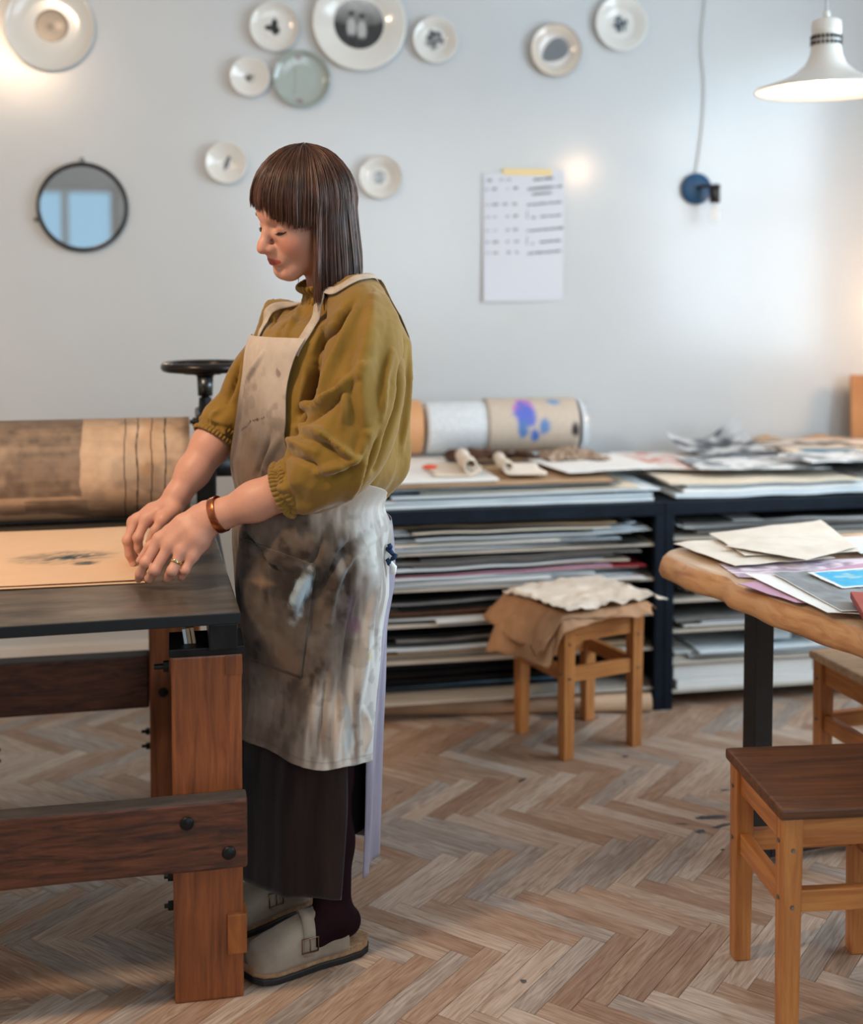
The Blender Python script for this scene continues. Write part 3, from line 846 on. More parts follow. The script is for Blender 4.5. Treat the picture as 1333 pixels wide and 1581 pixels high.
# right rack top: prints, curled photograph, magazine with blue picture
def redprint(p):
    n = fbm(p[:, :2] * 5, 4, 3); n2 = fbm(p[:, :2] * 2 + 9, 3, 5)
    m = sstep(.0, .35, n + n2 * .4)[:, None] * .75
    return np.array(srgb(226, 220, 216)) * (1 - m) + np.array(srgb(206, 112, 92)) * m
def greyprint(p):
    n = fbm(p[:, :2] * 2.4 + 3, 4, 7); m = sstep(-.15, .3, n)[:, None]
    return np.array(srgb(70, 76, 84)) * (1 - m) + np.array(srgb(196, 200, 204)) * m
def inkprint(p):
    n = fbm(p[:, :2] * 3.4 + 1, 4, 17); m = sstep(-.02, .22, n)[:, None] * .85
    return np.array(srgb(222, 226, 228)) * (1 - m) + np.array(srgb(96, 108, 120)) * m
def darkmag(p):
    n = fbm(p[:, :2] * 3 + 5, 4, 27); m = sstep(-.1, .2, n)[:, None]
    return np.array(srgb(208, 200, 192)) * (1 - m) + np.array(srgb(58, 52, 50)) * m
def bluebook(p):
    x, y = p[:, 0], p[:, 1]
    m = ((np.abs(x) < .72) & (np.abs(y) < .62))[:, None]
    return np.where(m, np.array(srgb(28, 118, 150)), np.array(srgb(222, 206, 186)))
kx = lambda px, Y: at(px, 715, Y=Y).x
sheet('paper_print', .36, .40, .003, (kx(1028, 4.02), 4.02, ZR + .0005), R(-16), M_paint, 'white sheet with a mottled red print on top of the right rack', 'print', col=redprint, nx=30, ny=30, wave=.0025, seed=3)
o = sheet('photograph', .30, .30, .002, (kx(1118, 4.10), 4.13, ZR + .019), R(6), M_paint, 'dark grey photograph with its far edge curled up on the right rack', 'photo', col=greyprint, nx=30, ny=30, wave=.004, seed=5, curl=(0.0, .0, .11, .055))
sheet('paper_print', .44, .30, .003, (kx(1160, 3.86), 3.86, ZR + .0100), R(-7), M_paint, 'white sheet with grey ink marks near the front of the right rack', 'print', col=inkprint, nx=30, ny=24, wave=.0035, seed=8)
sheet('magazine', .50, .26, .014, (kx(1272, 4.20), 4.22, ZR + .0005), R(-5), M_paint, 'open magazine with dark pictures at the back of the right rack', 'magazine', col=darkmag, nx=34, ny=20, wave=.006, seed=12)
sheet('magazine', .30, .24, .008, (kx(1278, 4.0), 3.96, ZR + .0185), R(-4), M_paint, 'magazine showing a teal blue picture on the right rack', 'magazine', col=bluebook, nx=40, ny=30, wave=.003, seed=13)
sheet('paper_print', .40, .22, .004, (kx(1300, 3.82), 3.78, ZR + .030), R(3), M_paint, 'white printed sheet at the right front of the right rack', 'print', col=inkprint, nx=24, ny=20, wave=.006, seed=18)
crumple('tan_wrapping', kx(1230, 4.38), 4.395, ZR + .002, .46, .07, .05, P['tan'], 'tan wrapping paper against the wall behind the open magazine', seed=14, edge=.4)
# kraft board leaning in the corner
lb = box('cardboard_sheet', -.20, .20, -.004, .004, 0, .25, P['kraft'], None, .002)
p_ = at(1330, 705, Y=4.36); lb.location = (p_.x + .155, 4.36, ZR + .006); lb.rotation_euler = (R(-8), R(3), 0)
tag(lb, 'brown cardboard leaning on the wall at the right end of the rack', 'cardboard')

# ---- long cardboard tube on the floor in front of the left rack
tb = empty('cardboard_tube', (1.405, 3.612, .0285), R(-8), 'long pale cardboard tube lying on the floor in front of the left rack', 'tube')
V, Fc = lathe_np([(.0225, -.96), (.0285, -.96), (.0285, -.5), (.0285, 0), (.0225, 0), (.0225, -.96)], 32)
Mr = Matrix.Rotation(R(90), 4, 'Y')
from_np('tube_wall', np.array([Mr @ Vector(v) for v in V]), Fc, mat('tube_card', srgb(196, 160, 128), rough=.55, col2=srgb(178, 142, 112), nscale=6), tb, True)

# ---- kraft paper on the middle stool
root, s_, ang_, o_ = stool_mid
def drape(name, half, rz, off, lift, hang, m, label, seed, cx=0, cy=0, seat=0.412, wr=.004, hw=None):
    n = 60; h = s_ + .036
    gx, gy = np.meshgrid(np.linspace(-1, 1, n), np.linspace(-1, 1, n), indexing='ij'); a, b = gx.ravel() * (hw or half), gy.ravel() * half
    ca, sa = math.cos(R(rz)), math.sin(R(rz))
    X = a * ca - b * sa + cx; Y = a * sa + b * ca + cy
    ex = np.maximum(np.abs(X) - h, 0); ey = np.maximum(np.abs(Y) - h, 0); e = np.hypot(ex, ey)
    sag = np.where(e > 0, hang * e, 0)
    out = np.where(e > 0, 0.42, 1.0)
    Xs = np.sign(X) * (np.minimum(np.abs(X), h) + ex * np.clip(1 - hang * .62, .1, 1)); Ys = np.sign(Y) * (np.minimum(np.abs(Y), h) + ey * np.clip(1 - hang * .62, .1, 1))
    wr_ = wr * fbm(np.c_[X * 26 + seed, Y * 26], 3, seed) + .5 * wr * (1 - 2 * np.abs(fbm(np.c_[X * 14, Y * 14 + seed], 2, seed + 4)))
    bend = np.sin(np.arctan2(Y, X) * 5 + seed) * .018 * np.clip(e / .1, 0, 1)
    Xs = Xs + np.where(e > 0, np.sign(X) * np.abs(bend), 0) * (ex > 0); Ys = Ys + np.where(e > 0, np.sign(Y) * np.abs(bend), 0) * (ey > 0)
    Z = seat + lift + wr + wr_ * (1 + 1.2 * (e > 0)) - sag
    o = from_np(name, np.c_[Xs, Ys, Z], grid_faces(n, n), m, None, True)
    o.location = (o_.x, o_.y, 0); o.rotation_euler = (0, 0, ang_)
    md = o.modifiers.new('s', 'SOLIDIFY'); md.thickness = .0012; md.offset = 1
    apply_mods(o); o.data.shade_smooth()
    return tag(o, label, 'paper')
M_kraft = mat('kraft_sheet', srgb(186, 140, 100), rough=.65, col2=srgb(168, 122, 84), nscale=9, bump=.3, bscale=30)
M_crum = mat('pale_crumpled_paper', srgb(232, 220, 206), rough=.6, col2=srgb(216, 200, 182), nscale=12, bump=.5, bscale=40)
drape('kraft_paper', .160, 7, 0, .001, .86, M_kraft, 'lowest brown kraft sheet hanging off the middle stool', 3, -.075, -.024, hw=.235)
drape('kraft_paper', .158, -6, 0, .009, .80, M_kraft, 'second brown kraft sheet folded over the left edge of the middle stool', 8, -.060, -.018, hw=.215)
drape('crumpled_paper', .158, 5, 0, .020, .35, M_crum, 'pale crumpled sheet lying on top of the kraft paper on the stool', 13, .022, -.004, wr=.006, hw=.190)

# ---- papers on the table (positions found on the table top plane)
def poly_sheet(name, px, z, m, label, cat, th=.0012, col=None, wave=.002, n=24, seed=0, group=None, lift=(0, 0, 0, 0)):
    """a four-cornered sheet on the table top, corners px in order (a,b,c,d)"""
    cs = [at(x, y, Z=TB_Z + .002) for x, y in px]
    V = []; uv = []
    for i in range(n):
        u = i / (n - 1)
        for j in range(n):
            v = j / (n - 1)
            p = (cs[0] * (1 - u) + cs[1] * u) * (1 - v) + (cs[3] * (1 - u) + cs[2] * u) * v
            l = (lift[0] * (1 - u) + lift[1] * u) * (1 - v) + (lift[3] * (1 - u) + lift[2] * u) * v
            V.append((p.x, p.y, z + l)); uv.append((u * 2 - 1, v * 2 - 1))
    V = np.array(V); uv = np.array(uv)
    V[:, 2] += wave * (1 + fbm(uv * 1.6 + seed, 3, seed))
    ctr = V.mean(0); ctr[2] = z
    me = bpy.data.meshes.new(name); me.from_pydata([tuple(v) for v in V - ctr], [], grid_faces(n, n)); me.update()
    if col: set_col(me, col(uv))
    o = link(name, me, m, None, False); o.location = ctr
    bm = bmesh.new(); bm.from_mesh(me); bmesh.ops.recalc_face_normals(bm, faces=bm.faces)
    if sum(f.normal.z for f in bm.faces) < 0: bmesh.ops.reverse_faces(bm, faces=bm.faces)
    bm.to_mesh(me); bm.free()
    md = o.modifiers.new('s', 'SOLIDIFY'); md.thickness = th; md.offset = 1
    apply_mods(o)
    return tag(o, label, cat, group)
def purple(p):
    n = fbm(p[:, :2] * 8, 4, 3); m = sstep(-.1, .25, n)[:, None] * .8
    return np.array(srgb(220, 206, 214)) * (1 - m) + np.array(srgb(140, 116, 142)) * m
def greyphoto(p):
    n = fbm(p[:, :2] * np.array([2, 5]) + 3, 4, 9); e = (np.maximum(abs(p[:, 0]), abs(p[:, 1])) > .95)[:, None]
    c = np.array(srgb(132, 138, 142)) * (1 + .35 * n[:, None])
    return np.where(e, np.array(srgb(214, 214, 216)), c)
def bluephoto(p):
    n = fbm(p[:, :2] * 4 + 3, 4, 19); e = ((abs(p[:, 0]) > .9) | (abs(p[:, 1]) > .86))[:, None]
    m = sstep(.15, .5, n)[:, None]
    c = np.array(srgb(58, 172, 214)) * (1 - m) + np.array(srgb(150, 196, 206)) * m
    return np.where(e, np.array(srgb(226, 228, 228)), c)
M_pcream = mat('drawing_paper_cream', srgb(228, 220, 208), rough=.7, col2=srgb(216, 205, 190), nscale=7)
tz = TB_Z + .0006
poly_sheet('paper_print', [(1110, 872), (1345, 862), (1380, 905), (1140, 892)], tz, M_paint, 'long mottled purple print under the cream sheets on the table', 'print', col=purple, n=40, seed=2)
poly_sheet('paper_sheet', [(1140, 905), (1345, 872), (1400, 930), (1230, 935)], tz + .004, P['pink'], 'plain pinkish sheet under the photographs on the table', 'paper', seed=4)
poly_sheet('paper_sheet', [(1150, 892), (1330, 905), (1450, 965), (1278, 953)], tz + .0085, P['white'], 'white sheet under the grey photograph on the table', 'paper', seed=5)
poly_sheet('photograph', [(1190, 893), (1260, 890), (1420, 955), (1300, 955)], tz + .0125, M_paint, 'grey landscape photograph with a white margin on the table', 'photo', col=greyphoto, n=40, seed=6)
poly_sheet('photograph', [(1247, 897), (1370, 886), (1420, 912), (1300, 921)], tz + .0165, M_paint, 'bright sky blue photograph on the table', 'photo', col=bluephoto, n=50, seed=7)
poly_sheet('paper_sheet', [(1040, 846), (1160, 832), (1290, 868), (1135, 880)], tz + .008, M_pcream, 'leftmost cream sheet overhanging the table edge', 'paper', seed=9, wave=.003)
poly_sheet('paper_sheet', [(1095, 835), (1268, 818), (1330, 862), (1150, 868)], tz + .015, M_pcream, 'cream sheet with lifted far corner on top of the table pile', 'paper', seed=10, wave=.003, lift=(.002, .008, 0, 0))
poly_sheet('paper_sheet', [(1120, 858), (1225, 838), (1325, 858), (1245, 880)], tz + .021, M_pcream, 'smaller cream sheet topmost in front of the table pile', 'paper', seed=12, wave=.003)
poly_sheet('paper_sheet', [(1278, 838), (1380, 832), (1430, 852), (1330, 862)], tz + .010, P['cool'], 'bluish white sheet at the right of the cream sheets', 'paper', seed=14, wave=.003)
bk = box('book', 0, .16, -.22, 0, 0, .014, mat('red_book_cover', srgb(150, 40, 36), rough=.5), None, .002)
p_ = at(1313, 926, Z=TB_Z + .02); bk.location = (p_.x, p_.y, tz + .0225); bk.rotation_euler = (0, 0, R(-22))
tag(bk, 'thin red book at the right edge of the papers on the table', 'book')
pgs = box('pages', .004, .158, -.2205, -.002, .003, .011, P['cream'], bk, .001)
# ================================================================== PLATES, MIRROR, LAMPS
M_porc = mat('porcelain', srgb(216, 214, 208), rough=0.12, spec=0.5, coat=.3)
M_porcw = mat('porcelain_warm', srgb(208, 196, 182), rough=0.15, spec=0.5, coat=.3)
M_celadon = mat('celadon_glaze', attr='Col', rough=0.12, coat=.3)
M_decal = mat('plate_decal', attr='Col', rough=0.14, coat=.3)
def plate(px, py, dpx, label, prof='rim', decal=None, decal_r=.4, body=None, rim_m=None, dec_off=(0, 0)):
    c = at(px, py, Y=WALL_Y)
    Dc = (CAM_M.transposed() @ (c - Vector(cam.location))).z * -1
    r = dpx / 2 / F_PX * Dc
    root = empty('wall_plate', (c.x, WALL_Y - .0015, c.z), 0, label, 'plate', 'decorated plates hung on the white wall')
    Mx = Matrix.Rotation(R(90), 4, 'X')          # lathe z -> -y (out of the wall)
    if prof == 'rim':
        pr = [(0, .004), (r * .50, .004), (r * .60, .007), (r * .66, .013), (r * .95, .022), (r, .0245), (r * .995, .0205), (r * .66, .008), (r * .58, .001), (0, .0)]
        zc, rf = .0042, .50
    elif prof == 'coupe':
        pr = [(0, .004), (r * .60, .005), (r * .84, .010), (r * .96, .019), (r, .024), (r * .985, .0245), (r * .95, .017), (r * .7, .002), (0, 0)]
        pr = [(0, .005), (r * .55, .0055), (r * .80, .009), (r * .94, .017), (r, .025), (r * .985, .020), (r * .8, .004), (r * .5, 0), (0, 0)]
        zc, rf = .0052, .55
    else:                                         # deep bowl-like saucer
        pr = [(0, .005), (r * .30, .005), (r * .36, .008), (r * .52, .011), (r * .93, .024), (r, .027), (r * .99, .022), (r * .5, .006), (0, 0)]
        zc, rf = .0052, .30
    lathe('dish', pr, body or M_porc, root, 56, Mx)
    if decal is not None:
        n, k = 60, 26
        V = [(0, 0, 0)]; 
        for i in range(1, k + 1):
            for j in range(n):
                a = 2 * math.pi * j / n; V.append((i / k * math.cos(a), i / k * math.sin(a), 0))
        Fc = [(0, 1 + j, 1 + (j + 1) % n) for j in range(n)]
        for i in range(k - 1):
            for j in range(n):
                a = 1 + i * n + j; b = 1 + i * n + (j + 1) % n
                Fc.append((a, a + n, b + n, b))
        V = np.array(V); col = decal(V[:, 0], V[:, 1])
        hh = np.interp(np.hypot(V[:, 0], V[:, 1]) * decal_r * r, [p[0] for p in pr[:6]], [p[1] for p in pr[:6]])
        W = np.c_[V[:, 0] * r * decal_r + dec_off[0] * r, -hh - .0006, V[:, 1] * r * decal_r + dec_off[1] * r]
        from_np('printed_picture', W, Fc, M_decal, root, True, col)
    if rim_m is not None:
        V, Fc = lathe_np([(r * .96, .0235), (r * 1.003, .026), (r * 1.003, .0225), (r * .965, .0222), (r * .96, .0235)], 56)
        from_np('rim_band', np.array([Mx @ Vector(v) for v in V]), Fc, rim_m, root, True)
    return root
PORC = np.array(srgb(216, 214, 208))
def ink(x, y, m, dark=(40, 42, 44), base=PORC):
    m = np.clip(m, 0, 1)[:, None]
    return base * (1 - m) + np.array(srgb(dark)) * m
def edge(x, y, f=.12, s=3, r0=1.0):
    return 1 - np.hypot(x, y) / r0 + f * fbm(np.c_[x * 3, y * 3], 3, s)
def d_photo(x, y):           # old group photograph of two pale figures
    g = .25 + .35 * sstep(-.2, .9, y) + .08 * fbm(np.c_[x * 6, y * 6], 3, 2)
    g = np.where(y < -.15 + .2 * np.abs(x), g * .35, g)
    for cx, cy, s in ((-.30, .0, 1), (.12, -.10, .95)):
        hd = sstep(.16, .10, np.hypot(x - cx, (y - cy - .30)))
        bd = sstep(1.1, .8, np.hypot((x - cx) / .20, (y - cy + .16) / .42))
        hr = sstep(.15, .08, np.hypot(x - cx, (y - cy - .40) / .8))
        g = g * (1 - bd) + .62 * bd; g = g * (1 - hd) + .42 * hd; g = g * (1 - hr * .8)
        lg = sstep(1.1, .8, np.hypot((x - cx) / .10, (y - cy + .62) / .22)); g = g * (1 - .6 * lg)
    return np.repeat((np.clip(g, .02, 1) ** 1.9)[:, None], 3, 1) * np.array([1, 1, .98]) + .012
def d_blot(x, y):
    d = np.minimum(np.hypot((x - .05) / .30, (y - .25) / .55), np.hypot((x - .15) / .40, (y + .25) / .40)); d = np.minimum(d, np.hypot((x + .45) / .4, (y + .05) / .25))
    return ink(x, y, sstep(1.1, .75, d + .2 * fbm(np.c_[x * 4, y * 4], 2, 4)), (26, 30, 32))
def d_small(x, y):
    return ink(x, y, sstep(.1, .5, edge(x, y, .5, 8)) * 1.0 * sstep(-.4, .0, fbm(np.c_[x * 4, y * 4], 2, 6)), (44, 44, 46), np.array(srgb(206, 202, 196)))
def d_round(x, y):
    n = fbm(np.c_[x * 5, y * 5], 3, 12); m = sstep(.05, .2, edge(x, y, .35, 13)) * (.65 + .35 * sstep(-.2, .2, n))
    m = m * (1 - .8 * sstep(.5, .2, np.hypot(x - .45, y + .55)))
    return ink(x, y, m, (52, 58, 66))
def d_bird(x, y):
    d = np.hypot((x - .1 - .3 * y) / .33, y / .9) + .25 * fbm(np.c_[x * 5, y * 5], 3, 22)
    return ink(x, y, sstep(1.1, .7, d) * .95, (58, 62, 66))
def d_head(x, y):
    n = fbm(np.c_[x * 4, y * 4], 3, 31)
    return ink(x, y, sstep(.0, .25, edge(x, y, .3, 30)) * (.55 + .45 * sstep(-.1, .25, n)), (48, 50, 50))
def d_berry(x, y):
    xr = x * .82 + y * .57; yr = -x * .57 + y * .82
    lim = .62 + .25 * np.cos(np.arctan2(yr, xr) * 1.0 + .3)
    d = np.hypot(xr / .95, yr / (.62 + .22 * np.clip(xr, -1, 1)))
    sp = .5 + .5 * np.sin(x * 34) * np.sin(y * 34)
    return ink(x, y, sstep(1.0, .88, d) * (.62 + .38 * sp), (66, 78, 88), np.array(srgb(214, 208, 202)))
def d_swirl(x, y):
    n = fbm(np.c_[x * 4 + 3, y * 4], 3, 41)
    return ink(x, y, sstep(.05, .3, edge(x, y, .4, 44)) * (.35 + .65 * sstep(-.1, .2, n)), (56, 72, 84))
def d_metal(x, y):
    rr = np.hypot(x, y); a = np.arctan2(y, x)
    g = np.array(srgb(150, 134, 120))[None] * (1 - .55 * sstep(.72, .98, rr))[:, None]
    g = g * (1 - .45 * sstep(.35, .1, np.hypot(x + .1, y + .05)))[:, None]
    g = g + (np.array(srgb(196, 168, 148)) * .5)[None] * sstep(.4, .1, np.hypot(x - .45, y))[:, None]
    return g
def d_twig(x, y):
    base = np.array(srgb(160, 170, 164)) * (1 + .05 * fbm(np.c_[x * 20, y * 20], 2, 51))[:, None]
    cv = np.abs(x + .32 - .10 * np.cos(y * 2.4)); m = sstep(.035, .01, cv) * (np.abs(y) < .72) * .45
    base = base * (1 - m[:, None]) + np.array(srgb(110, 104, 112)) * m[:, None]
    for cx, cy in ((-.10, .78), (-.08, -.80)):
        mm = sstep(1, .5, np.hypot((x - cx) / .16, (y - cy) / .13) + .3 * fbm(np.c_[x * 8, y * 8], 2, 53))[:, None] * .75
        base = base * (1 - mm) + np.array(srgb(126, 84, 104)) * mm
    rr = np.hypot(x, y); base = base * (1 - .15 * sstep(.8, 1, rr))[:, None]
    return base
def d_all(f): return f
plate(77, 42, 136, 'large pale plate with a small bronze medallion at top left of the wall', 'coupe', d_metal, .37, dec_off=(.05, .03))
plate(423, 43, 76, 'white plate with a black blot of three lobes', 'coupe', d_blot, .48)
plate(385, 120, 61, 'smallest plate, warm white with a faint grey motif, left of the green plate', 'saucer', d_small, .28)
plate(465, 123, 88, 'grey-green glazed plate with a thin twig and two purple dabs', 'coupe', d_twig, .93, body=mat('green_glaze', srgb(156, 166, 160), rough=.12, coat=.3))
plate(554, 37, 146, 'largest plate, with an old black and white photograph of two figures', 'rim', d_photo, .53)
plate(671, 63, 71, 'plate with a round dark portrait print, right of the photograph plate', 'rim', d_round, .48)
plate(349, 252, 64, 'small plate with a grey feather motif, left of the woman', 'saucer', d_bird, .42)
plate(586, 274, 66, 'small tan-rimmed plate with a round grey head motif, right of the woman', 'rim', d_head, .36, rim_m=mat('tan_glaze', srgb(196, 178, 158), rough=.2))
plate(856, 79, 81, 'brown-rimmed plate with a grey seeded strawberry shaped print', 'rim', d_berry, .66, rim_m=mat('brown_glaze', srgb(168, 150, 136), rough=.2), body=M_porcw)
plate(957, 38, 84, 'rightmost plate, cool white with a small grey swirl', 'rim', d_swirl, .34)

# ---- round mirror
c = at(128, 320, Y=WALL_Y); Dc = (CAM_M.transposed() @ (c - Vector(cam.location))).z * -1
mr_ = 69 / F_PX * Dc
mirror = empty('round_mirror', (c.x, WALL_Y - .001, c.z), 0, 'round mirror in a thin black frame on the white wall', 'mirror')
Mx = Matrix.Rotation(R(90), 4, 'X')
M_mframe = mat('mirror_frame_black', srgb(20, 24, 26), rough=.35)
V, Fc = lathe_np([(mr_ * .90, .006), (mr_ * .915, .020), (mr_ * .95, .026), (mr_ * .985, .022), (mr_, .010), (mr_ * .99, 0), (mr_ * .9, 0), (mr_ * .90, .006)], 72)
from_np('frame', np.array([Mx @ Vector(v) for v in V]), Fc, M_mframe, mirror, True)
lathe('glass', [(0, .007), (mr_ * .905, .007), (mr_ * .905, .003), (0, .003)], mat('mirror_glass', (.86, .88, .90), rough=.02, metal=1.0), mirror, 72, Mx, smooth=False)
tube('hanging_loop', [(.006 * math.cos(a), -.012, mr_ + .006 + .008 * math.sin(a)) for a in np.linspace(-1.2, 4.3, 14)], .0022, M_mframe, mirror, 6)
tube('side_knob', [(-mr_ - .006, -.012, -.045), (-mr_ + .004, -.012, -.043)], [.006, .005], M_mframe, mirror, 10)

# ---- timetable sheet with tape
Yw = WALL_Y - .004
cs = [at(746, 268, Y=Yw), at(872, 262, Y=Yw), at(869, 464, Y=Yw), at(746, 466, Y=Yw)]
tl, tr, br_, bl = cs
sheet_o = empty('timetable_sheet', ((tl.x + tr.x) / 2, Yw, (tl.z + bl.z) / 2), 0, 'white sheet of handwritten lines taped to the wall', 'paper')
ctr = sheet_o.location.copy()
def wp(u, v, off=0.0):   # u, v in 0..1 from the top left
    p = (tl * (1 - u) + tr * u) * (1 - v) + (bl * (1 - u) + br_ * u) * v
    lift = -.010 * max(0, v - .25) * (1 - u) ** 2 - .0012
    return Vector((p.x - ctr.x, lift + off, p.z - ctr.z))
V = np.array([wp(i / 13, j / 19) for i in range(14) for j in range(20)])
po = from_np('paper', V, grid_faces(14, 20), pm('paper_timetable', (206, 208, 216)), sheet_o, False)
md = po.modifiers.new('s', 'SOLIDIFY'); md.thickness = .0006; md.offset = -1; apply_mods(po)
bm = bmesh.new()
rw = random.Random(5)
def pen(pts, wd):
    for a, b in zip(pts, pts[1:]):
        d = Vector((b[0] - a[0], (b[1] - a[1]) * 1.6)); 
        if d.length < 1e-6: continue
        nrm = Vector((-d.y, d.x)).normalized() * wd
        q = [wp(a[0] + nrm.x, a[1] + nrm.y / 1.6, -.0012), wp(b[0] + nrm.x, b[1] + nrm.y / 1.6, -.0012), wp(b[0] - nrm.x, b[1] - nrm.y / 1.6, -.0012), wp(a[0] - nrm.x, a[1] - nrm.y / 1.6, -.0012)]
        bm.faces.new([bm.verts.new(v) for v in q])
def scrib(u0, u1, v, h, step=.018, wd=.006, rise=0.0):
    u = u0; pts = []
    while u < u1:
        vv = v + rise * (u - u0)
        pts += [(u, vv + h * rw.uniform(.3, .5)), (u + step * .5, vv - h * rw.uniform(.2, .6))]
        u += step * rw.uniform(.8, 1.2)
        if rw.random() < .16: pen(pts, wd); pts = []; u += step * .5
    if len(pts) > 1: pen(pts, wd)
rows = [(.055, [(.05, .12), (.20, .24), (.27, .33)], (.62, .86)), (.125, [(.02, .07), (.11, .17), (.29, .31), (.37, .42)], (.55, .985)), (.165, [], (.60, .85)),
        (.245, [(.03, .07), (.11, .18), (.24, .29), (.36, .41)], (.54, .98)), (.34, [(.03, .07), (.12, .18), (.28, .30), (.37, .42)], (.70, .96)), (.345, [], (.60, .64)),
        (.445, [(.03, .07), (.12, .18), (.28, .32), (.37, .42)], (.54, 1.0)), (.535, [(.03, .07), (.11, .18), (.28, .32), (.38, .44)], (.70, .97)), (.545, [], (.60, .63)),
        (.62, [(.03, .08), (.12, .18), (.29, .33), (.40, .44)], (.55, .98))]
for v, cells, right in rows:
    for a, b in cells: scrib(a, b, v, .018, .022)
    scrib(right[0], right[1], v + .012, .017, .016, .0065, -.03)
for v in (.33, .53): pen([(.545, v - .03), (.535, v), (.545, v + .035)], .005)
bm_obj('handwriting', bm, mat('ink_grey', srgb(108, 112, 122), rough=.7), sheet_o)['kind'] = 'stuff'
ta, tb_ = at(776, 265, Y=Yw), at(852, 267, Y=Yw)
tp = box('tape', ta.x - ctr.x, tb_.x - ctr.x, -.0035, -.0020, ta.z - ctr.z - .012, ta.z - ctr.z + .012, mat('masking_tape', srgb(226, 200, 142), rough=.6), sheet_o, 0.0004)

# ---- blue wall lamp with bare bulb
c = at(1074, 292, Y=WALL_Y); Dc = (CAM_M.transposed() @ (c - Vector(cam.location))).z * -1
wl = empty('wall_lamp', (c.x, WALL_Y, c.z), 0, 'dark blue disc wall lamp with black socket and unlit clear bulb', 'lamp')
M_bluel = mat('lamp_blue', srgb(20, 72, 112), rough=.45)
rw_ = 24 / F_PX * Dc
lathe('wall_disc', [(0, .024), (rw_ * .92, .024), (rw_, .018), (rw_, 0), (0, 0)], M_bluel, wl, 40, Mx)
M_sock = mat('socket_black', srgb(26, 22, 22), rough=.4)
sx = 17 / F_PX * Dc
tube('arm', [(0, -.02, .004), (.0, -.075, .006), (sx * .6, -.085, .006), (sx + .012, -.085, .006)], [.008, .008, .007, .007], M_sock, wl, 10)
tube('socket', [(sx, -.085, .012), (sx, -.085, -.058)], [.020, .020], M_sock, wl, 20)
M_bulbglass = mat('bulb_clear_glass', (1, 1, 1), rough=.02, alpha=.18, spec=.6)
lathe('bulb', [(.011, -.058), (.013, -.066), (.022, -.088), (.026, -.108), (.022, -.126), (.010, -.136), (0, -.138)], M_bulbglass, wl, 24, Matrix.Translation((sx, -.085, 0)))
tube('filament', [(sx - .006, -.085, -.066), (sx - .007, -.085, -.105), (sx, -.085, -.115), (sx + .007, -.085, -.105), (sx + .006, -.085, -.066)], .0012, mat('filament', srgb(220, 160, 90), rough=.3, metal=.6), wl, 6)
M_cord = mat('cord_white', srgb(186, 188, 188), rough=.5)
cp = [(1074, 268), (1080, 235), (1086, 180), (1088, 130), (1083, 70), (1088, 20), (1090, -40)]
cpw = [at(x, y, Y=WALL_Y - .008) - Vector((c.x, WALL_Y, c.z)) for x, y in cp]
tube('cord', smooth_path(cpw, 40), .0026, M_cord, wl, 8)

# ---- white pendant lamp, lit
M_shade = mat('lampshade_white', srgb(222, 216, 208), rough=.35)
M_bulb = mat('lit_bulb', (1, 1, 1), emit=(1.0, .80, .58), estr=28)
def pendant(loc, label, power, r=.200):
    root = empty('pendant_lamp', loc, 0, label, 'lamp', None)
    # z = 0 at the rim of the shade
    out = [(.042, .170), (.042, .152), (.040, .150), (.042, .118), (.046, .098), (.058, .070), (.085, .046), (.125, .026), (.170, .010), (r - .004, .001), (r, -.006)]
    inn = [(r - .004, -.004), (.168, .004), (.122, .020), (.082, .040), (.055, .064), (.040, .096), (.034, .15)]
    lathe('shade', out + inn, M_shade, root, 64)
    # collar with a ring of dark slots
    col = lathe('collar', [(0, .200), (.030, .200), (.041, .194), (.043, .168)], M_shade, root, 40)
    for k in range(22):
        a = 2 * math.pi * k / 22
        for zz in (.130, .146):
            b = bmesh.new(); add_box(b, .0395, .0445, -.0035, .0035, zz - .0055, zz + .0055, 0.0)
            bmesh.ops.rotate(b, matrix=Matrix.Rotation(a, 3, 'Z'), verts=b.verts)
            bm_obj('vent_slot', b, M_sock, col)
    tube('cable_grip', [(0, 0, .198), (0, 0, .225)], [.012, .008], M_shade, root, 14)
    tube('cord', [(0, 0, .22), (.002, 0, .5), (0, 0, CEIL - loc[2] - .002)], .0035, M_cord, root, 8)
    bm = bmesh.new(); bmesh.ops.create_uvsphere(bm, u_segments=24, v_segments=14, radius=.032)
    for v in bm.verts: v.co.z = v.co.z * 1.1 + .022
    bulb = bm_obj('bulb', bm, M_bulb, root, True)
    tube('socket', [(0, 0, .052), (0, 0, .12)], [.018, .02], M_shade, root, 14)
    return root
pl = at(1275, 138, Y=3.30)
pend = pendant((pl.x, pl.y, pl.z), 'white flared pendant lamp, lit, hanging from its cord at top right', 8)
lamp_light('pendant_glow', (pl.x, pl.y, pl.z - .012), 9, (1.0, .66, .40), .032)
# another lamp of the room hangs above the press, outside the picture
area_light('press_lamp_glow', (-0.98, 1.75, 2.6), (R(28), R(12), 0), .45, .22, 42, (1.0, .72, .48))
lamp_light('corner_warm_fill', (2.98, 4.08, 1.25), 11.0, (1.0, .62, .36), .08)  # added warm fill for the right corner, no lamp stands there
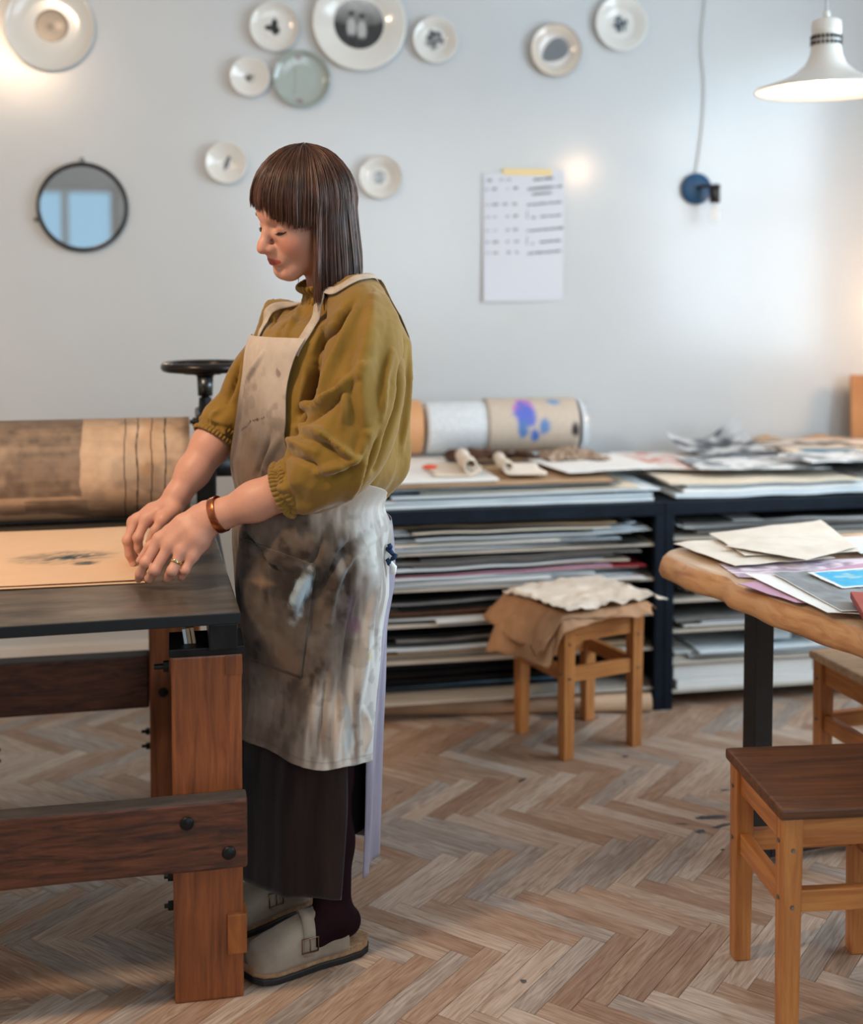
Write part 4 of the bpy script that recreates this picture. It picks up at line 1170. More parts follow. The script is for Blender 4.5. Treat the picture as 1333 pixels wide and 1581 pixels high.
# ================================================================== ETCHING PRESS
W_post = mat('press_oak_post', srgb(158, 88, 42), rough=.42, col2=srgb(98, 48, 22), nscale=2.4, stretch=(26, 26, 2), mixpow=(.3, .7), detail=8, bump=.25, bscale=5, bstretch=(30, 30, 2), dist=.5, coat=.15)
W_beam = mat('press_oak_beam', srgb(104, 58, 36), rough=.5, col2=srgb(50, 26, 18), nscale=2.0, stretch=(3, 22, 22), mixpow=(.3, .66), detail=8, bump=.5, bscale=4, bstretch=(4, 26, 26), dist=2.2)
W_beamtop = mat('press_beam_top', srgb(70, 62, 58), rough=.6, col2=srgb(44, 40, 38), nscale=3, stretch=(3, 20, 20))
W_patch = mat('press_patch_wood', srgb(172, 100, 46), rough=.4, col2=srgb(116, 62, 28), nscale=5, stretch=(4, 4, 1), dist=1.0)
M_iron = mat('press_iron', srgb(20, 21, 22), rough=.45, metal=.6, col2=srgb(36, 36, 36), nscale=25)
M_bed = mat('press_bed_steel', srgb(96, 86, 75), rough=.28, metal=.35, col2=srgb(58, 52, 46), nscale=3.0, stretch=(1.5, 5, 4), mixpow=(.35, .7), rough2=.5, spec=.6, bump=.05, bscale=60)
M_bededge = mat('press_bed_edge', srgb(24, 30, 34), rough=.45, metal=.4)
M_wheel = mat('handwheel_iron', srgb(44, 40, 38), rough=.3, metal=.8)
M_steel = mat('screw_spindle', srgb(90, 94, 96), rough=.3, metal=.9, col2=srgb(40, 44, 48), nscale=30)
M_teal = mat('teal_paint', srgb(16, 96, 118), rough=.4)
R0 = Vector((.083, 2.280, 0)); PA = R(1.0)
press = empty('etching_press', R0, PA, 'old etching press with oak frame, iron bed and big roller', 'press')
PW = .128
def hexbolt(bm_parent, x, y, z, axis, length=.03, r=.009, name='bolt', s=1):
    bm = bmesh.new()
    bmesh.ops.create_cone(bm, cap_ends=True, segments=6, radius1=r, radius2=r * .95, depth=.010)
    r2 = bmesh.ops.create_cone(bm, cap_ends=True, segments=10, radius1=r * .5, radius2=r * .45, depth=length)
    for v in r2['verts']: v.co.z += length / 2
    bmesh.ops.translate(bm, verts=bm.verts, vec=(0, 0, .005))
    M = {'-x': Matrix.Rotation(R(-90), 4, 'Y'), '+x': Matrix.Rotation(R(90), 4, 'Y'), '-y': Matrix.Rotation(R(90), 4, 'X'), '+z': Matrix.Identity(4)}[axis]
    bmesh.ops.transform(bm, matrix=Matrix.Translation((x, y, z)) @ M, verts=bm.verts)
    return bm_obj(name, bm, M_iron, bm_parent)
def domebolt(parent, x, y, z, r=.013):
    bm = bmesh.new(); bmesh.ops.create_uvsphere(bm, u_segments=14, v_segments=8, radius=r)
    for v in bm.verts: v.co.z *= .45
    bmesh.ops.transform(bm, matrix=Matrix.Translation((x, y, z)) @ Matrix.Rotation(R(90), 4, 'X'), verts=bm.verts)
    return bm_obj('bolt_head', bm, M_iron, parent, True)
XL = -.70                                     # left legs
def post(x0, y0, z1, d=.11):
    bm = bmesh.new(); add_box(bm, x0, x0 + PW, y0, y0 + d, 0, z1, .004)
    bmesh.ops.subdivide_edges(bm, edges=[e for e in bm.edges if e.calc_length() > .3], cuts=14)
    for v in bm.verts:
        v.co.x += .0016 * mnoise.noise(Vector((v.co.x * 9, v.co.y * 9, v.co.z * 7))); v.co.y += .0016 * mnoise.noise(Vector((v.co.y * 9, v.co.x * 9 + 4, v.co.z * 7)))
    return bm_obj('leg', bm, W_post, press)
p_fr = post(-PW, 0, .656)
p_rr = post(-PW - .056, .862, .70)
p_fl = post(XL, 0, .656)
p_rl = post(XL + .004, .862, .70)
box('cap', -PW - .004, .006, -.004, .116, .657, .672, M_iron, p_fr, .002)
box('cap', XL - .004, XL + PW + .006, -.004, .116, .657, .672, M_iron, p_fl, .002)
box('inlay', -.030, .0015, -.003, .03, .618, .653, W_post, p_fr, .001)
box('patch', -.030, .006, -.008, .040, .088, .164, W_patch, p_fr, .002)
def beam(y0, d, z0, z1, x0, x1, seed):
    bm = bmesh.new(); add_box(bm, x0, x1, y0, y0 + d, z0, z1, .005)
    bmesh.ops.subdivide_edges(bm, edges=[e for e in bm.edges if e.calc_length() > .4], cuts=22)
    for v in bm.verts:
        v.co.z += .0035 * mnoise.noise(Vector((v.co.x * 5 + seed, v.co.z * 3, 1))); v.co.y += .002 * mnoise.noise(Vector((v.co.x * 9, v.co.z * 9, seed)))
    o = bm_obj('cross_beam', bm, [W_beam, W_beamtop], press)
    for p in o.data.polygons:
        if p.normal.z > .8: p.material_index = 1
    return o
b1 = beam(-.048, .047, .272, .400, XL - .02, .006, 1.0)
b2 = beam(.876, .06, .268, .402, XL + .004 + PW + .001, -PW - .057, 5.0)
box('cross_beam', -.09, -.03, .111, .861, .262, .38, W_beam, press, .004)
box('cross_beam', XL + .03, XL + .09, .111, .861, .262, .38, W_beam, press, .004)
for (x, z) in ((-.103, .364), (-.028, .302)): domebolt(b1, x, -.049, z)
for z in (.16, .21, .205 + .02): pass
hexbolt(p_fr, -PW - .0005, .05, .222, '-x', .012)
hexbolt(p_fr, -PW - .0005, .05, .165, '-x', .012)
hexbolt(p_fr, -PW - .004, .03, .632, '-x', .022, .011)
for z in (.148, .186): hexbolt(p_rr, -PW - .0565, .882, z + .02, '-x', .016)
for z in (.138, .166): hexbolt(p_rl, XL + .004 + PW + .0005, .882, z + .02, '+x', .016)
domebolt(p_rr, -.150, .861, .31)
# rails under the bed and the bed itself
for x in (-.060, XL + .03):
    box('bed_rail', x, x + .052, -.03, 1.25, .673, .722, M_iron, press, .003)
BT = .745
bm = bmesh.new(); add_box(bm, XL - .25, -.004, -.040, 1.32, BT - .022, BT, .0025)
bed = bm_obj('bed', bm, [M_bed, M_bededge], press); bed.rotation_euler = (0, 0, R(1.6))
for p in bed.data.polygons:
    if p.normal.z < .5: p.material_index = 1
for k, (x, t) in enumerate(((-.095, .06), (-.088, .10), (-.080, .14))):
    o = box('paper_strip', x - .003, x + .003, .03, .05, .60, .72, P['tan'] if k else P['cool'], press, .0005)
    o.rotation_euler = (0, R(-8), 0); o.location.x = .09 
# roller with its stained blanket
RR = .127; CY, CZ = .935, BT + .002 + .127
x1c = -.078; x0c = -1.10
nl, nr = 420, 150
xs = np.linspace(x1c, x0c, nl); an = np.linspace(0, 2 * math.pi, nr, endpoint=False)
gx, ga = np.meshgrid(xs, an, indexing='ij'); X = gx.ravel(); A = ga.ravel()
V = np.c_[X, CY - RR * np.cos(A), CZ + RR * np.sin(A)]
V[:, 2] += 0
def roller_col():
    arc = ((A + math.pi) % (2 * math.pi) - math.pi) * RR     # 0 = facing the camera, up positive
    u = -(X - x1c)                                        # metres from the right end
    n = fbm(np.c_[u * 9, arc * 9], 5, 3); n2 = fbm(np.c_[u * 40, arc * 40], 3, 6); st = fbm(np.c_[u * 6, arc * 70], 3, 9)
    c = np.array(srgb(184, 152, 122))[None] * (1 + .24 * n + .16 * n2 + .10 * st)[:, None]
    def dark(m, col):
        nonlocal c
        m = np.clip(m, 0, 1)[:, None]; c = c * (1 - m) + np.array(srgb(col)) * m
    # rectangular grey print, upper middle
    e = .006 * fbm(np.c_[u * 20, arc * 20], 2, 12)
    rect = sstep(.258, .264, u + e) * sstep(.480, .472, u + e) * sstep(-.055, -.048, arc + e - .035 * (u - .3))
    dark(rect * (.76 + .25 * n2 + .2 * st), (84, 70, 60))
    rect2 = sstep(.245, .252, u + e) * sstep(.40, .39, u) * sstep(-.105, -.095, arc + e) * sstep(-.058, -.066, arc)
    dark(rect2 * (.45 + .6 * st), (62, 50, 42))
    # smudges, then darker bands along the underside and the top
    dark(sstep(.02, .35, fbm(np.c_[u * 5 + 4, arc * 22], 4, 21)) * sstep(-.03, -.12, arc) * .75, (58, 44, 36))
    dark(sstep(.05, .35, fbm(np.c_[u * 12 + 1, arc * 14 + 8], 4, 25)) * sstep(.30, .16, u) * .45, (96, 84, 80))
    dark(sstep(.10, .4, fbm(np.c_[u * 7, arc * 7 + 3], 4, 31)) * .4, (206, 178, 148))
    dark(sstep(.05, .3, fbm(np.c_[u * 8 + 9, arc * 9], 3, 35)) * sstep(.05, .13, u) * sstep(.2, .1, u) * .35, (190, 130, 60))
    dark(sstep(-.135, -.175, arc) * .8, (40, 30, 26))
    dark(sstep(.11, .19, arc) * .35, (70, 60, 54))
    # ruled black lines around the roller near the right end
    for k, uu in enumerate((.060, .093, .128, .158)):
        w_ = .0018 if k % 2 else .0026
        wob = .0016 * np.sin(arc * 40 + k) + .0012 * n2
        dark(sstep(w_, w_ * .4, np.abs(u - uu + wob)) * .95, (20, 16, 14))
    dark(sstep(.024, .004, u) * .55, (70, 52, 40))
    return np.clip(c, .004, 1)
M_blank = mat('roller_blanket', attr='Col', rough=.6, spec=.3, bump=.15, bscale=140)
rol = from_np('roller', V, grid_faces(nl, nr, wrap_v=True), M_blank, press, True, roller_col())
lathe('roller_end', [(0, 0), (RR - .004, 0), (RR, -.004)], M_iron, rol, 64, Matrix.Translation((x1c, CY, CZ)) @ Matrix.Rotation(R(90), 4, 'Y'))
tube('axle', [(x1c - .02, CY, CZ), (.045, CY, CZ)], [.03, .03], M_iron, rol, 20)
# lower roller
tube('lower_roller', [(XL + .20, .935, BT - .024 - .07), (-PW - .075, .935, BT - .024 - .07)], [.068, .068], M_iron, press, 32)
# upright iron side frame, screw and handwheel
FX = -.036
bm = bmesh.new()
add_box(bm, FX - .023, FX + .023, CY - .10, CY - .035, .64, CZ + RR + .01, .006)
add_box(bm, FX - .023, FX + .023, CY + .035, CY + .10, .64, CZ + RR + .01, .006)
add_box(bm, FX - .025, FX + .025, CY - .105, CY + .105, CZ + RR - .012, CZ + RR + .016, .008)
fr = bm_obj('side_frame', bm, M_iron, press)
box('bearing_block', FX - .021, FX + .021, CY - .034, CY + .034, CZ - .05, CZ + .055, M_teal, fr, .004)
box('frame_base', FX - .035, FX + .035, CY - .13, CY + .13, .60, .645, M_iron, fr, .006)
for dz in (-.10, .10): hexbolt(fr, FX, CY + dz * .7, CZ + RR + .0165, '+z', .012)
hexbolt(fr, FX - .024, CY - .07, CZ + RR - .005, '-x', .012, .012)
HW = Vector((FX, CY, 0))
zwh = at(313, 566, Y=2.280 + CY * math.cos(PA)).z
tube('spindle', [(HW.x, HW.y, CZ + .05), (HW.x, HW.y, zwh - .07)], [.0105, .0105], M_steel, press, 16)
tube('spindle_nut', [(HW.x, HW.y, CZ + RR + .016), (HW.x, HW.y, CZ + RR + .05)], [.018, .016], M_iron, press, 8, smooth=False)
tube('collar', [(HW.x, HW.y, zwh - .075), (HW.x, HW.y, zwh - .025)], [.019, .021], M_steel, press, 20)
hw = empty('handwheel', HW + Vector((0, 0, zwh))); hw.parent = press
hw.location = HW + Vector((0, 0, zwh))
n, k = 72, 18; V = []
for i in range(n):
    a = 2 * math.pi * i / n
    for j in range(k):
        b = 2 * math.pi * j / k; rr_ = .1 + .0125 * math.cos(b)
        V.append((rr_ * math.cos(a), rr_ * math.sin(a), .0125 * math.sin(b)))
from_np('rim', np.array(V), grid_faces(n, k, True, True), M_wheel, hw, True)
for i in range(4):
    a = R(35 + 90 * i)
    tube('spoke', [(.012 * math.cos(a), .012 * math.sin(a), -.012), (.06 * math.cos(a), .06 * math.sin(a), -.010), (.092 * math.cos(a), .092 * math.sin(a), 0)], [.010, .008, .008], M_wheel, hw, 8)
lathe('hub', [(0, .006), (.016, .004), (.024, -.006), (.024, -.024), (0, -.024)], M_wheel, hw, 24)
# sheets of paper on the bed
def sprig(p):
    x, y = p[:, 0], p[:, 1]
    base = np.array(srgb(222, 186, 152)) * (1 + .03 * fbm(np.c_[x * 8, y * 8], 3, 2))[:, None]
    # a blue-green smudged branch, right of the middle of the sheet
    X_, Y_ = (x - .42) / .46, (y + .16) / .36
    n = fbm(np.c_[x * 20, y * 26], 4, 4)
    d1 = np.hypot(X_ / .95, (Y_ - .25 * X_ - .05) / .42)
    d2 = np.hypot((X_ - .25) / .28, (Y_ + .62) / .22)
    body = np.maximum(sstep(1.0, .3, d1 + .45 * np.abs(n)) * sstep(-.30, .15, n + .15), sstep(1.0, .4, d2 + .3 * n) * .9)
    wash = sstep(1.15, .7, np.hypot((X_ + .2) / .95, (Y_ - .05) / .70)) * (.16 + .22 * sstep(0, .3, fbm(np.c_[x * 14, y * 30], 3, 8)))
    m = np.clip(np.maximum(body * 1.0, wash * 1.3), 0, 1)[:, None]
    return base * (1 - m) + np.array(srgb(46, 70, 78)) * m
M_bpaper = mat('tan_printing_paper', attr='Col', rough=.6, spec=.3)
M_bpaper2 = pm('tan_printing_paper_plain', (220, 186, 152), (212, 176, 142))
zb = BT + .0006
q1 = at(0, 910, Z=BT); q2 = at(222, 899, Z=BT); q3 = at(226, 815, Z=BT); q4 = at(0, 822, Z=BT)
w_ = .52; d_ = (q3 - q2).length * .98
d1 = (q2 - q1).normalized(); dn = Vector((-d1.y, d1.x, 0)).normalized()
ang = math.atan2(d1.y, d1.x)
def bed_sheet(corner, label, m, z, seed, col=None, lift=.0):
    V, Fc = sheet_np(w_, d_, .0012, 60, 50, .0012, (0, lift, 0, 0), seed)
    V[:, 2] -= V[:, 2].min()
    o = from_np('printing_paper', V, Fc, m, None, False, col(V / np.array([w_ / 2, d_ / 2, 1])) if col else None)
    cc = corner - d1 * w_ / 2 + dn * d_ / 2
    o.location = (cc.x, cc.y, z); o.rotation_euler = (0, 0, ang)
    return tag(o, label, 'paper')
bed_sheet(Vector(q2) + d1 * .012 - dn * .010, 'plain tan sheet lying underneath on the press bed', M_bpaper2, zb, 3)
bed_sheet(Vector(q2), 'tan sheet with a blue-green smudged print, on top on the press bed', M_bpaper, zb + .004, 5, sprig, .0)
# ================================================================== THE WOMAN
class SDF:
    """smooth union of simple solids, meshed with surface nets; every solid only touches its own neighbourhood"""
    def __init__(self): self.p = []
    def cone(self, a, b, ra, rb=None, k=0.012, sub=False):
        self.p.append(('c', np.array(a, float), np.array(b, float), ra, ra if rb is None else rb, k, sub)); return self
    def ell(self, c, r, rot=None, k=0.012, sub=False):
        self.p.append(('e', np.array(c, float), np.array(r, float), np.eye(3) if rot is None else np.array(rot), k, sub)); return self
    def chain(self, pts, rad, k=0.012):
        for a, b, ra, rb in zip(pts, pts[1:], rad, rad[1:]): self.cone(a, b, ra, rb, k)
        return self
    def transformed(self, M3, t):
        s = SDF(); M3 = np.array(M3); t = np.array(t)
        for q in self.p:
            if q[0] == 'c': s.p.append(('c', M3 @ q[1] + t, M3 @ q[2] + t, *q[3:]))
            else: s.p.append(('e', M3 @ q[1] + t, q[2], M3 @ q[3], *q[4:]))
        return s
    def eval(self, axes):
        X, Y, Z = axes; D = np.full((len(X), len(Y), len(Z)), 1.0, np.float32)
        for q in self.p:
            if q[0] == 'c':
                _, a, b, ra, rb, k, sub = q; m = max(ra, rb) + k + 0.012
                lo, hi = np.minimum(a, b) - m, np.maximum(a, b) + m
            else:
                _, c, r, Rm, k, sub = q; m = k + 0.012
                e = np.abs(Rm) @ r + m; lo, hi = c - e, c + e
            sl = []
            for A, l, h in zip(axes, lo, hi): sl.append(slice(np.searchsorted(A, l), np.searchsorted(A, h)))
            if any(s.stop - s.start < 1 for s in sl): continue
            gx, gy, gz = np.meshgrid(X[sl[0]], Y[sl[1]], Z[sl[2]], indexing='ij')
            P_ = np.stack([gx, gy, gz], -1)
            if q[0] == 'c':
                ba = b - a; L2 = max(ba @ ba, 1e-12); t = np.clip(((P_ - a) @ ba) / L2, 0, 1)
                d = np.linalg.norm(P_ - a - t[..., None] * ba, axis=-1) - (ra + (rb - ra) * t)
            else:
                pl = (P_ - c) @ Rm
                k0 = np.linalg.norm(pl / r, axis=-1); k1 = np.linalg.norm(pl / (r * r), axis=-1)
                d = np.where(k1 > 1e-9, k0 * (k0 - 1.0) / np.maximum(k1, 1e-9), -r.min())
            d = d.astype(np.float32); old = D[tuple(sl)]
            if sub:
                h = np.clip(0.5 - 0.5 * (old + d) / k, 0, 1); new = old * (1 - h) - d * h + k * h * (1 - h)
            else:
                h = np.clip(0.5 + 0.5 * (old - d) / k, 0, 1); new = old * (1 - h) + d * h - k * h * (1 - h)
            D[tuple(sl)] = new
        return D
def surface_nets(D, axes):
    X, Y, Z = axes; S = D < 0
    nx, ny, nz = D.shape
    cnt = np.zeros((nx - 1, ny - 1, nz - 1), np.int8)
    for dx in (0, 1):
        for dy in (0, 1):
            for dz in (0, 1): cnt += S[dx:nx - 1 + dx, dy:ny - 1 + dy, dz:nz - 1 + dz]
    cells = np.argwhere((cnt > 0) & (cnt < 8))
    idx = -np.ones(cnt.shape, np.int64); idx[tuple(cells.T)] = np.arange(len(cells))
    acc = np.zeros((len(cells), 3)); n = np.zeros(len(cells))
    I, J, K = cells.T
    for ax in range(3):
        o = [a for a in range(3) if a != ax]
        for u in (0, 1):
            for v in (0, 1):
                A = [I.copy(), J.copy(), K.copy()]; A[o[0]] = A[o[0]] + u; A[o[1]] = A[o[1]] + v
                B = [a.copy() for a in A]; B[ax] = B[ax] + 1
                da, db = D[tuple(A)], D[tuple(B)]; m = (da < 0) != (db < 0)
                t = np.where(m, da / np.where(m, da - db, 1), 0)
                pa = np.stack([X[A[0]], Y[A[1]], Z[A[2]]], -1); pb = np.stack([X[B[0]], Y[B[1]], Z[B[2]]], -1)
                acc += np.where(m[:, None], pa + (pb - pa) * t[:, None], 0); n += m
    V = acc / n[:, None]
    Fq = []
    for ax in range(3):
        sl0 = [slice(None)] * 3; sl1 = [slice(None)] * 3; sl0[ax] = slice(0, -1); sl1[ax] = slice(1, None)
        cr = np.argwhere(S[tuple(sl0)] != S[tuple(sl1)])
        o = [(ax + 1) % 3, (ax + 2) % 3]
        dims = [nx, ny, nz]
        ok = (cr[:, o[0]] > 0) & (cr[:, o[1]] > 0) & (cr[:, o[0]] < dims[o[0]] - 1) & (cr[:, o[1]] < dims[o[1]] - 1)
        cr = cr[ok]
        def g(du, dv):
            c = cr.copy(); c[:, o[0]] += du; c[:, o[1]] += dv; return idx[tuple(c.T)]
        q = np.stack([g(-1, -1), g(0, -1), g(0, 0), g(-1, 0)], -1)
        flip = ~S[tuple(cr.T)]
        q[flip] = q[flip][:, ::-1]
        Fq.append(q)
    return V, np.concatenate(Fq)
def mesh_sdf(s, lo, hi, h):
    axes = [np.arange(l, u + h, h) for l, u in zip(lo, hi)]
    return surface_nets(s.eval(axes), axes)

# body frame: x forward (where she faces), y her left, z up
PB = Vector((.238, 2.536, 0)); PA_ = R(201.84)
MB = Matrix.Translation(PB) @ Matrix.Rotation(PA_, 4, 'Z'); MBI = MB.inverted()
def PL(px, py, D):
    return np.array(MBI @ at(px, py, D=D))
woman = empty('person', PB, PA_, 'person with brown bobbed hair, ochre blouse and stained apron, leaning over the press', 'person')

# ---- skull frame
HC = PL(469, 330, 2.49)
H_YAW, H_PITCH, H_ROLL = 4.0, 19.0, 9.0
# rows of RH: columns are the head's forward, left, up axes in body coordinates
RH = np.array((Matrix.Rotation(R(H_YAW), 3, 'Z') @ Matrix.Rotation(R(H_PITCH), 3, 'Y') @ Matrix.Rotation(R(-H_ROLL), 3, 'X')))
def HP(x, y, z): return RH @ np.array([x, y, z]) + HC

head = SDF()
head.ell((-.018, 0, .030), (.093, .073, .086), k=.01)
head.ell((.020, 0, -.020), (.066, .060, .090), k=.03)
head.ell((.045, 0, .040), (.048, .054, .050), k=.03)          # forehead
head.cone((.068, -.008, -.098), (.068, .008, -.098), .0185, k=.022)         # chin
for s in (-1, 1):
    head.cone((.060, s * .014, -.096), (.002, s * .052, -.066), .017, .017, k=.024)   # jaw line
    head.ell((.052, s * .034, -.036), (.028, .025, .030), k=.028)                     # cheek
    head.cone((.083, s * .010, .020), (.062, s * .046, .016), .010, .010, k=.014)      # brow
    head.ell((.091, s * .0335, -.001), (.0155, .0165, .0120), k=.012, sub=True)          # eye socket
    head.ell((.0715, s * .0315, -.002), (.0125, .0150, .0125), k=.004)               # lidded eyeball
    head.ell((.083, s * .0175, -.016), (.008, .006, .010), k=.010)
    head.cone((.0815, s * .0215, -.0075), (.0755, s * .0435, -.006), .0028, .0022, k=.004)   # lower rim of the closed lid
    head.ell((-.002, s * .072, -.018), (.016, .008, .028), k=.006)                   # ear
head.chain([(.082, 0, .012), (.093, 0, -.010), (.106, 0, -.030), (.1115, 0, -.0385)], [.0078, .0078, .0092, .0105], k=.010)   # nose
for s in (-1, 1):
    head.ell((.098, s * .0118, -.0415), (.011, .0072, .0078), k=.006)                # nostril wings
    head.ell((.1025, s * .0062, -.0505), (.005, .0030, .0030), k=.003, sub=True)
head.cone((.103, 0, -.046), (.094, 0, -.054), .0055, .006, k=.008)                   # columella
head.ell((.080, 0, -.066), (.018, .026, .022), k=.016)                               # muzzle
for s in (-1, 1):
    head.cone((.0970, s * .004, -.0668), (.0845, s * .0235, -.0722), .0042, .0020, k=.005)   # upper lip
    head.cone((.0945, s * .004, -.0755), (.0845, s * .0215, -.0730), .0050, .0020, k=.005)   # lower lip
    head.cone((.1005, s * .0, -.0712), (.0835, s * .024, -.0725), .0010, .0010, k=.0022, sub=True)  # mouth line
head.ell((.090, 0, -.0865), (.008, .018, .0055), k=.010, sub=True)                   # hollow under the lip
NECK0 = np.array([-.055, .012, 1.315])
hd = head.transformed(RH, HC)
hd.cone(HP(-.030, 0, -.055), NECK0, .050, .052, k=.03)

body = SDF(); body.p += hd.p
# torso, hips
body.cone(NECK0, (-.055, 0, 1.20), .05, .075, k=.03)
body.ell((-.045, 0, 1.17), (.095, .135, .13), k=.05)
body.ell((-.01, 0, .92), (.10, .15, .14), k=.08)
for s in (-1, 1):
    body.cone((-.05, s * .03, 1.275), (-.05, s * .13, 1.245), .045, .042, k=.04)
# arms
ELB_L = PL(512, 728, 2.37); WR_L = PL(322, 802, 2.425)
SH_Lp = np.array([-.045, .148, 1.245]); SH_Rp = np.array([-.045, -.135, 1.235])
ELB_R = PL(352, 648, 2.68); WR_R = PL(264, 780, 2.60)
def lerp(a, b, t): return a + (b - a) * t
body.cone(SH_Lp, ELB_L, .045, .040, k=.03); body.cone(SH_Rp, ELB_R, .045, .038, k=.03)
limbs = SDF()
limbs.chain([ELB_L, lerp(ELB_L, WR_L, .28), lerp(ELB_L, WR_L, .62), lerp(ELB_L, WR_L, .9), WR_L], [.041, .0435, .0370, .0275, .0255], k=.02)
limbs.chain([ELB_R, lerp(ELB_R, WR_R, .30), lerp(ELB_R, WR_R, .62), lerp(ELB_R, WR_R, .9), WR_R], [.038, .0405, .0340, .0245, .0225], k=.02)
# ---- left hand (nearer): back of the hand towards the camera, fingertips on the paper
def fing(pts, rad, k=.006):
    limbs.chain([PL(*p) for p in pts], rad, k)
LH = dict(
    index=[(246, 833, 2.412), (225, 868, 2.398), (216, 886, 2.408), (214, 894, 2.416)],
    middle=[(262, 842, 2.402), (239, 880, 2.388), (231, 893, 2.404), (229, 895.5, 2.412)],
    ring=[(280, 851, 2.396), (266, 881, 2.384), (258, 892, 2.400), (255.5, 894.5, 2.408)],
    little=[(298, 858, 2.398), (286, 880, 2.390), (281, 889, 2.400), (279.5, 892, 2.405)])
FR = dict(index=[.0112, .0104, .0090, .0078], middle=[.0115, .0106, .0092, .0080], ring=[.0108, .0100, .0086, .0076], little=[.0098, .0086, .0076, .0068])
for n_, p_ in LH.items():
    fing(p_, FR[n_], .004)
    limbs.ell(PL(p_[1][0], p_[1][1], p_[1][2] - .0015), [FR[n_][1] * 1.08] * 3, k=.004)        # knuckle
limbs.chain([PL(318, 789, 2.425), PL(282, 808, 2.418), PL(247, 832, 2.412)], [.0215, .0165, .0130], k=.012)
limbs.chain([PL(319, 799, 2.420), PL(292, 820, 2.408), PL(263, 841, 2.402)], [.0215, .0165, .0130], k=.012)
limbs.chain([PL(320, 810, 2.418), PL(302, 830, 2.404), PL(281, 850, 2.397)], [.0215, .0165, .0125], k=.012)
limbs.chain([PL(320, 818, 2.422), PL(311, 837, 2.410), PL(298, 857, 2.400)], [.0195, .0160, .0120], k=.012)
limbs.ell(PL(282, 826, 2.425), (.03, .02, .02), k=.02)                                      # palm
limbs.chain([PL(306, 792, 2.445), PL(262, 822, 2.452), PL(232, 845, 2.440), PL(216, 866, 2.432)], [.018, .0150, .0108, .0082], k=.007)   # thumb
# ---- right hand (farther): fingers curled down onto the sheet
RHd = dict(
    index=[(226, 801, 2.565), (213, 830, 2.550), (214, 846, 2.556), (217, 853, 2.560)],
    middle=[(211, 803, 2.585), (197, 834, 2.570), (200, 856, 2.576), (205, 868, 2.582)],
    ring=[(206, 806, 2.610), (198, 836, 2.602), (203, 856, 2.606), (208, 866, 2.606)],
    little=[(210, 810, 2.632), (205, 836, 2.628), (210, 852, 2.628), (213, 860, 2.626)])
for n_, p_ in RHd.items():
    fing(p_, [r * .98 for r in FR[n_]], .004)
    limbs.ell(PL(p_[1][0], p_[1][1], p_[1][2] - .001), [FR[n_][1] * 1.06] * 3, k=.004)
limbs.chain([PL(266, 783, 2.592), PL(246, 791, 2.575), PL(226, 801, 2.566)], [.0195, .0160, .0125], k=.012)
limbs.chain([PL(262, 781, 2.600), PL(236, 789, 2.592), PL(211, 803, 2.586)], [.0195, .0160, .0125], k=.012)
limbs.chain([PL(260, 782, 2.612), PL(232, 792, 2.612), PL(206, 806, 2.610)], [.0190, .0155, .0120], k=.012)
limbs.chain([PL(262, 786, 2.622), PL(236, 797, 2.630), PL(211, 810, 2.632)], [.0180, .0150, .0115], k=.012)
limbs.chain([PL(268, 788, 2.580), PL(252, 803, 2.556), PL(240, 820, 2.548), PL(231, 836, 2.550)], [.0185, .0140, .0105, .0082], k=.007)   # thumb
body.p += limbs.p
# legs and feet
ANK_L = PL(514, 1412, 2.455); ANK_R = np.array([ANK_L[0] + .0, -ANK_L[1] + .02, ANK_L[2]])
ANK_R = PL(452, 1345, 2.640)
legs = SDF()
for s, A in ((1, ANK_L), (-1, ANK_R)):
    hip = np.array([-.02, s * .085, .86]); knee = np.array([.012, s * .078, .48])
    legs.chain([hip, lerp(hip, knee, .5), knee, lerp(knee, A, .30), lerp(knee, A, .65), A], [.086, .070, .050, .050, .042, .034], k=.03)
    fd = (np.array([1.0, .0, 0]) if s > 0 else np.array([.995, -.1, 0]))
    z0 = .047
    heel = np.array([A[0] - .030, A[1], z0 + .018]); ball = A + fd * .085; ball[2] = z0 + .006; toe = A + fd * .120; toe[2] = z0 + .002
    legs.cone(A, heel, .034, .028, k=.02); legs.chain([A - np.array([0, 0, .015]), lerp(A, ball, .5) - np.array([0, 0, .008]), ball, toe], [.033, .028, .020, .014], k=.02)
body.p += legs.p

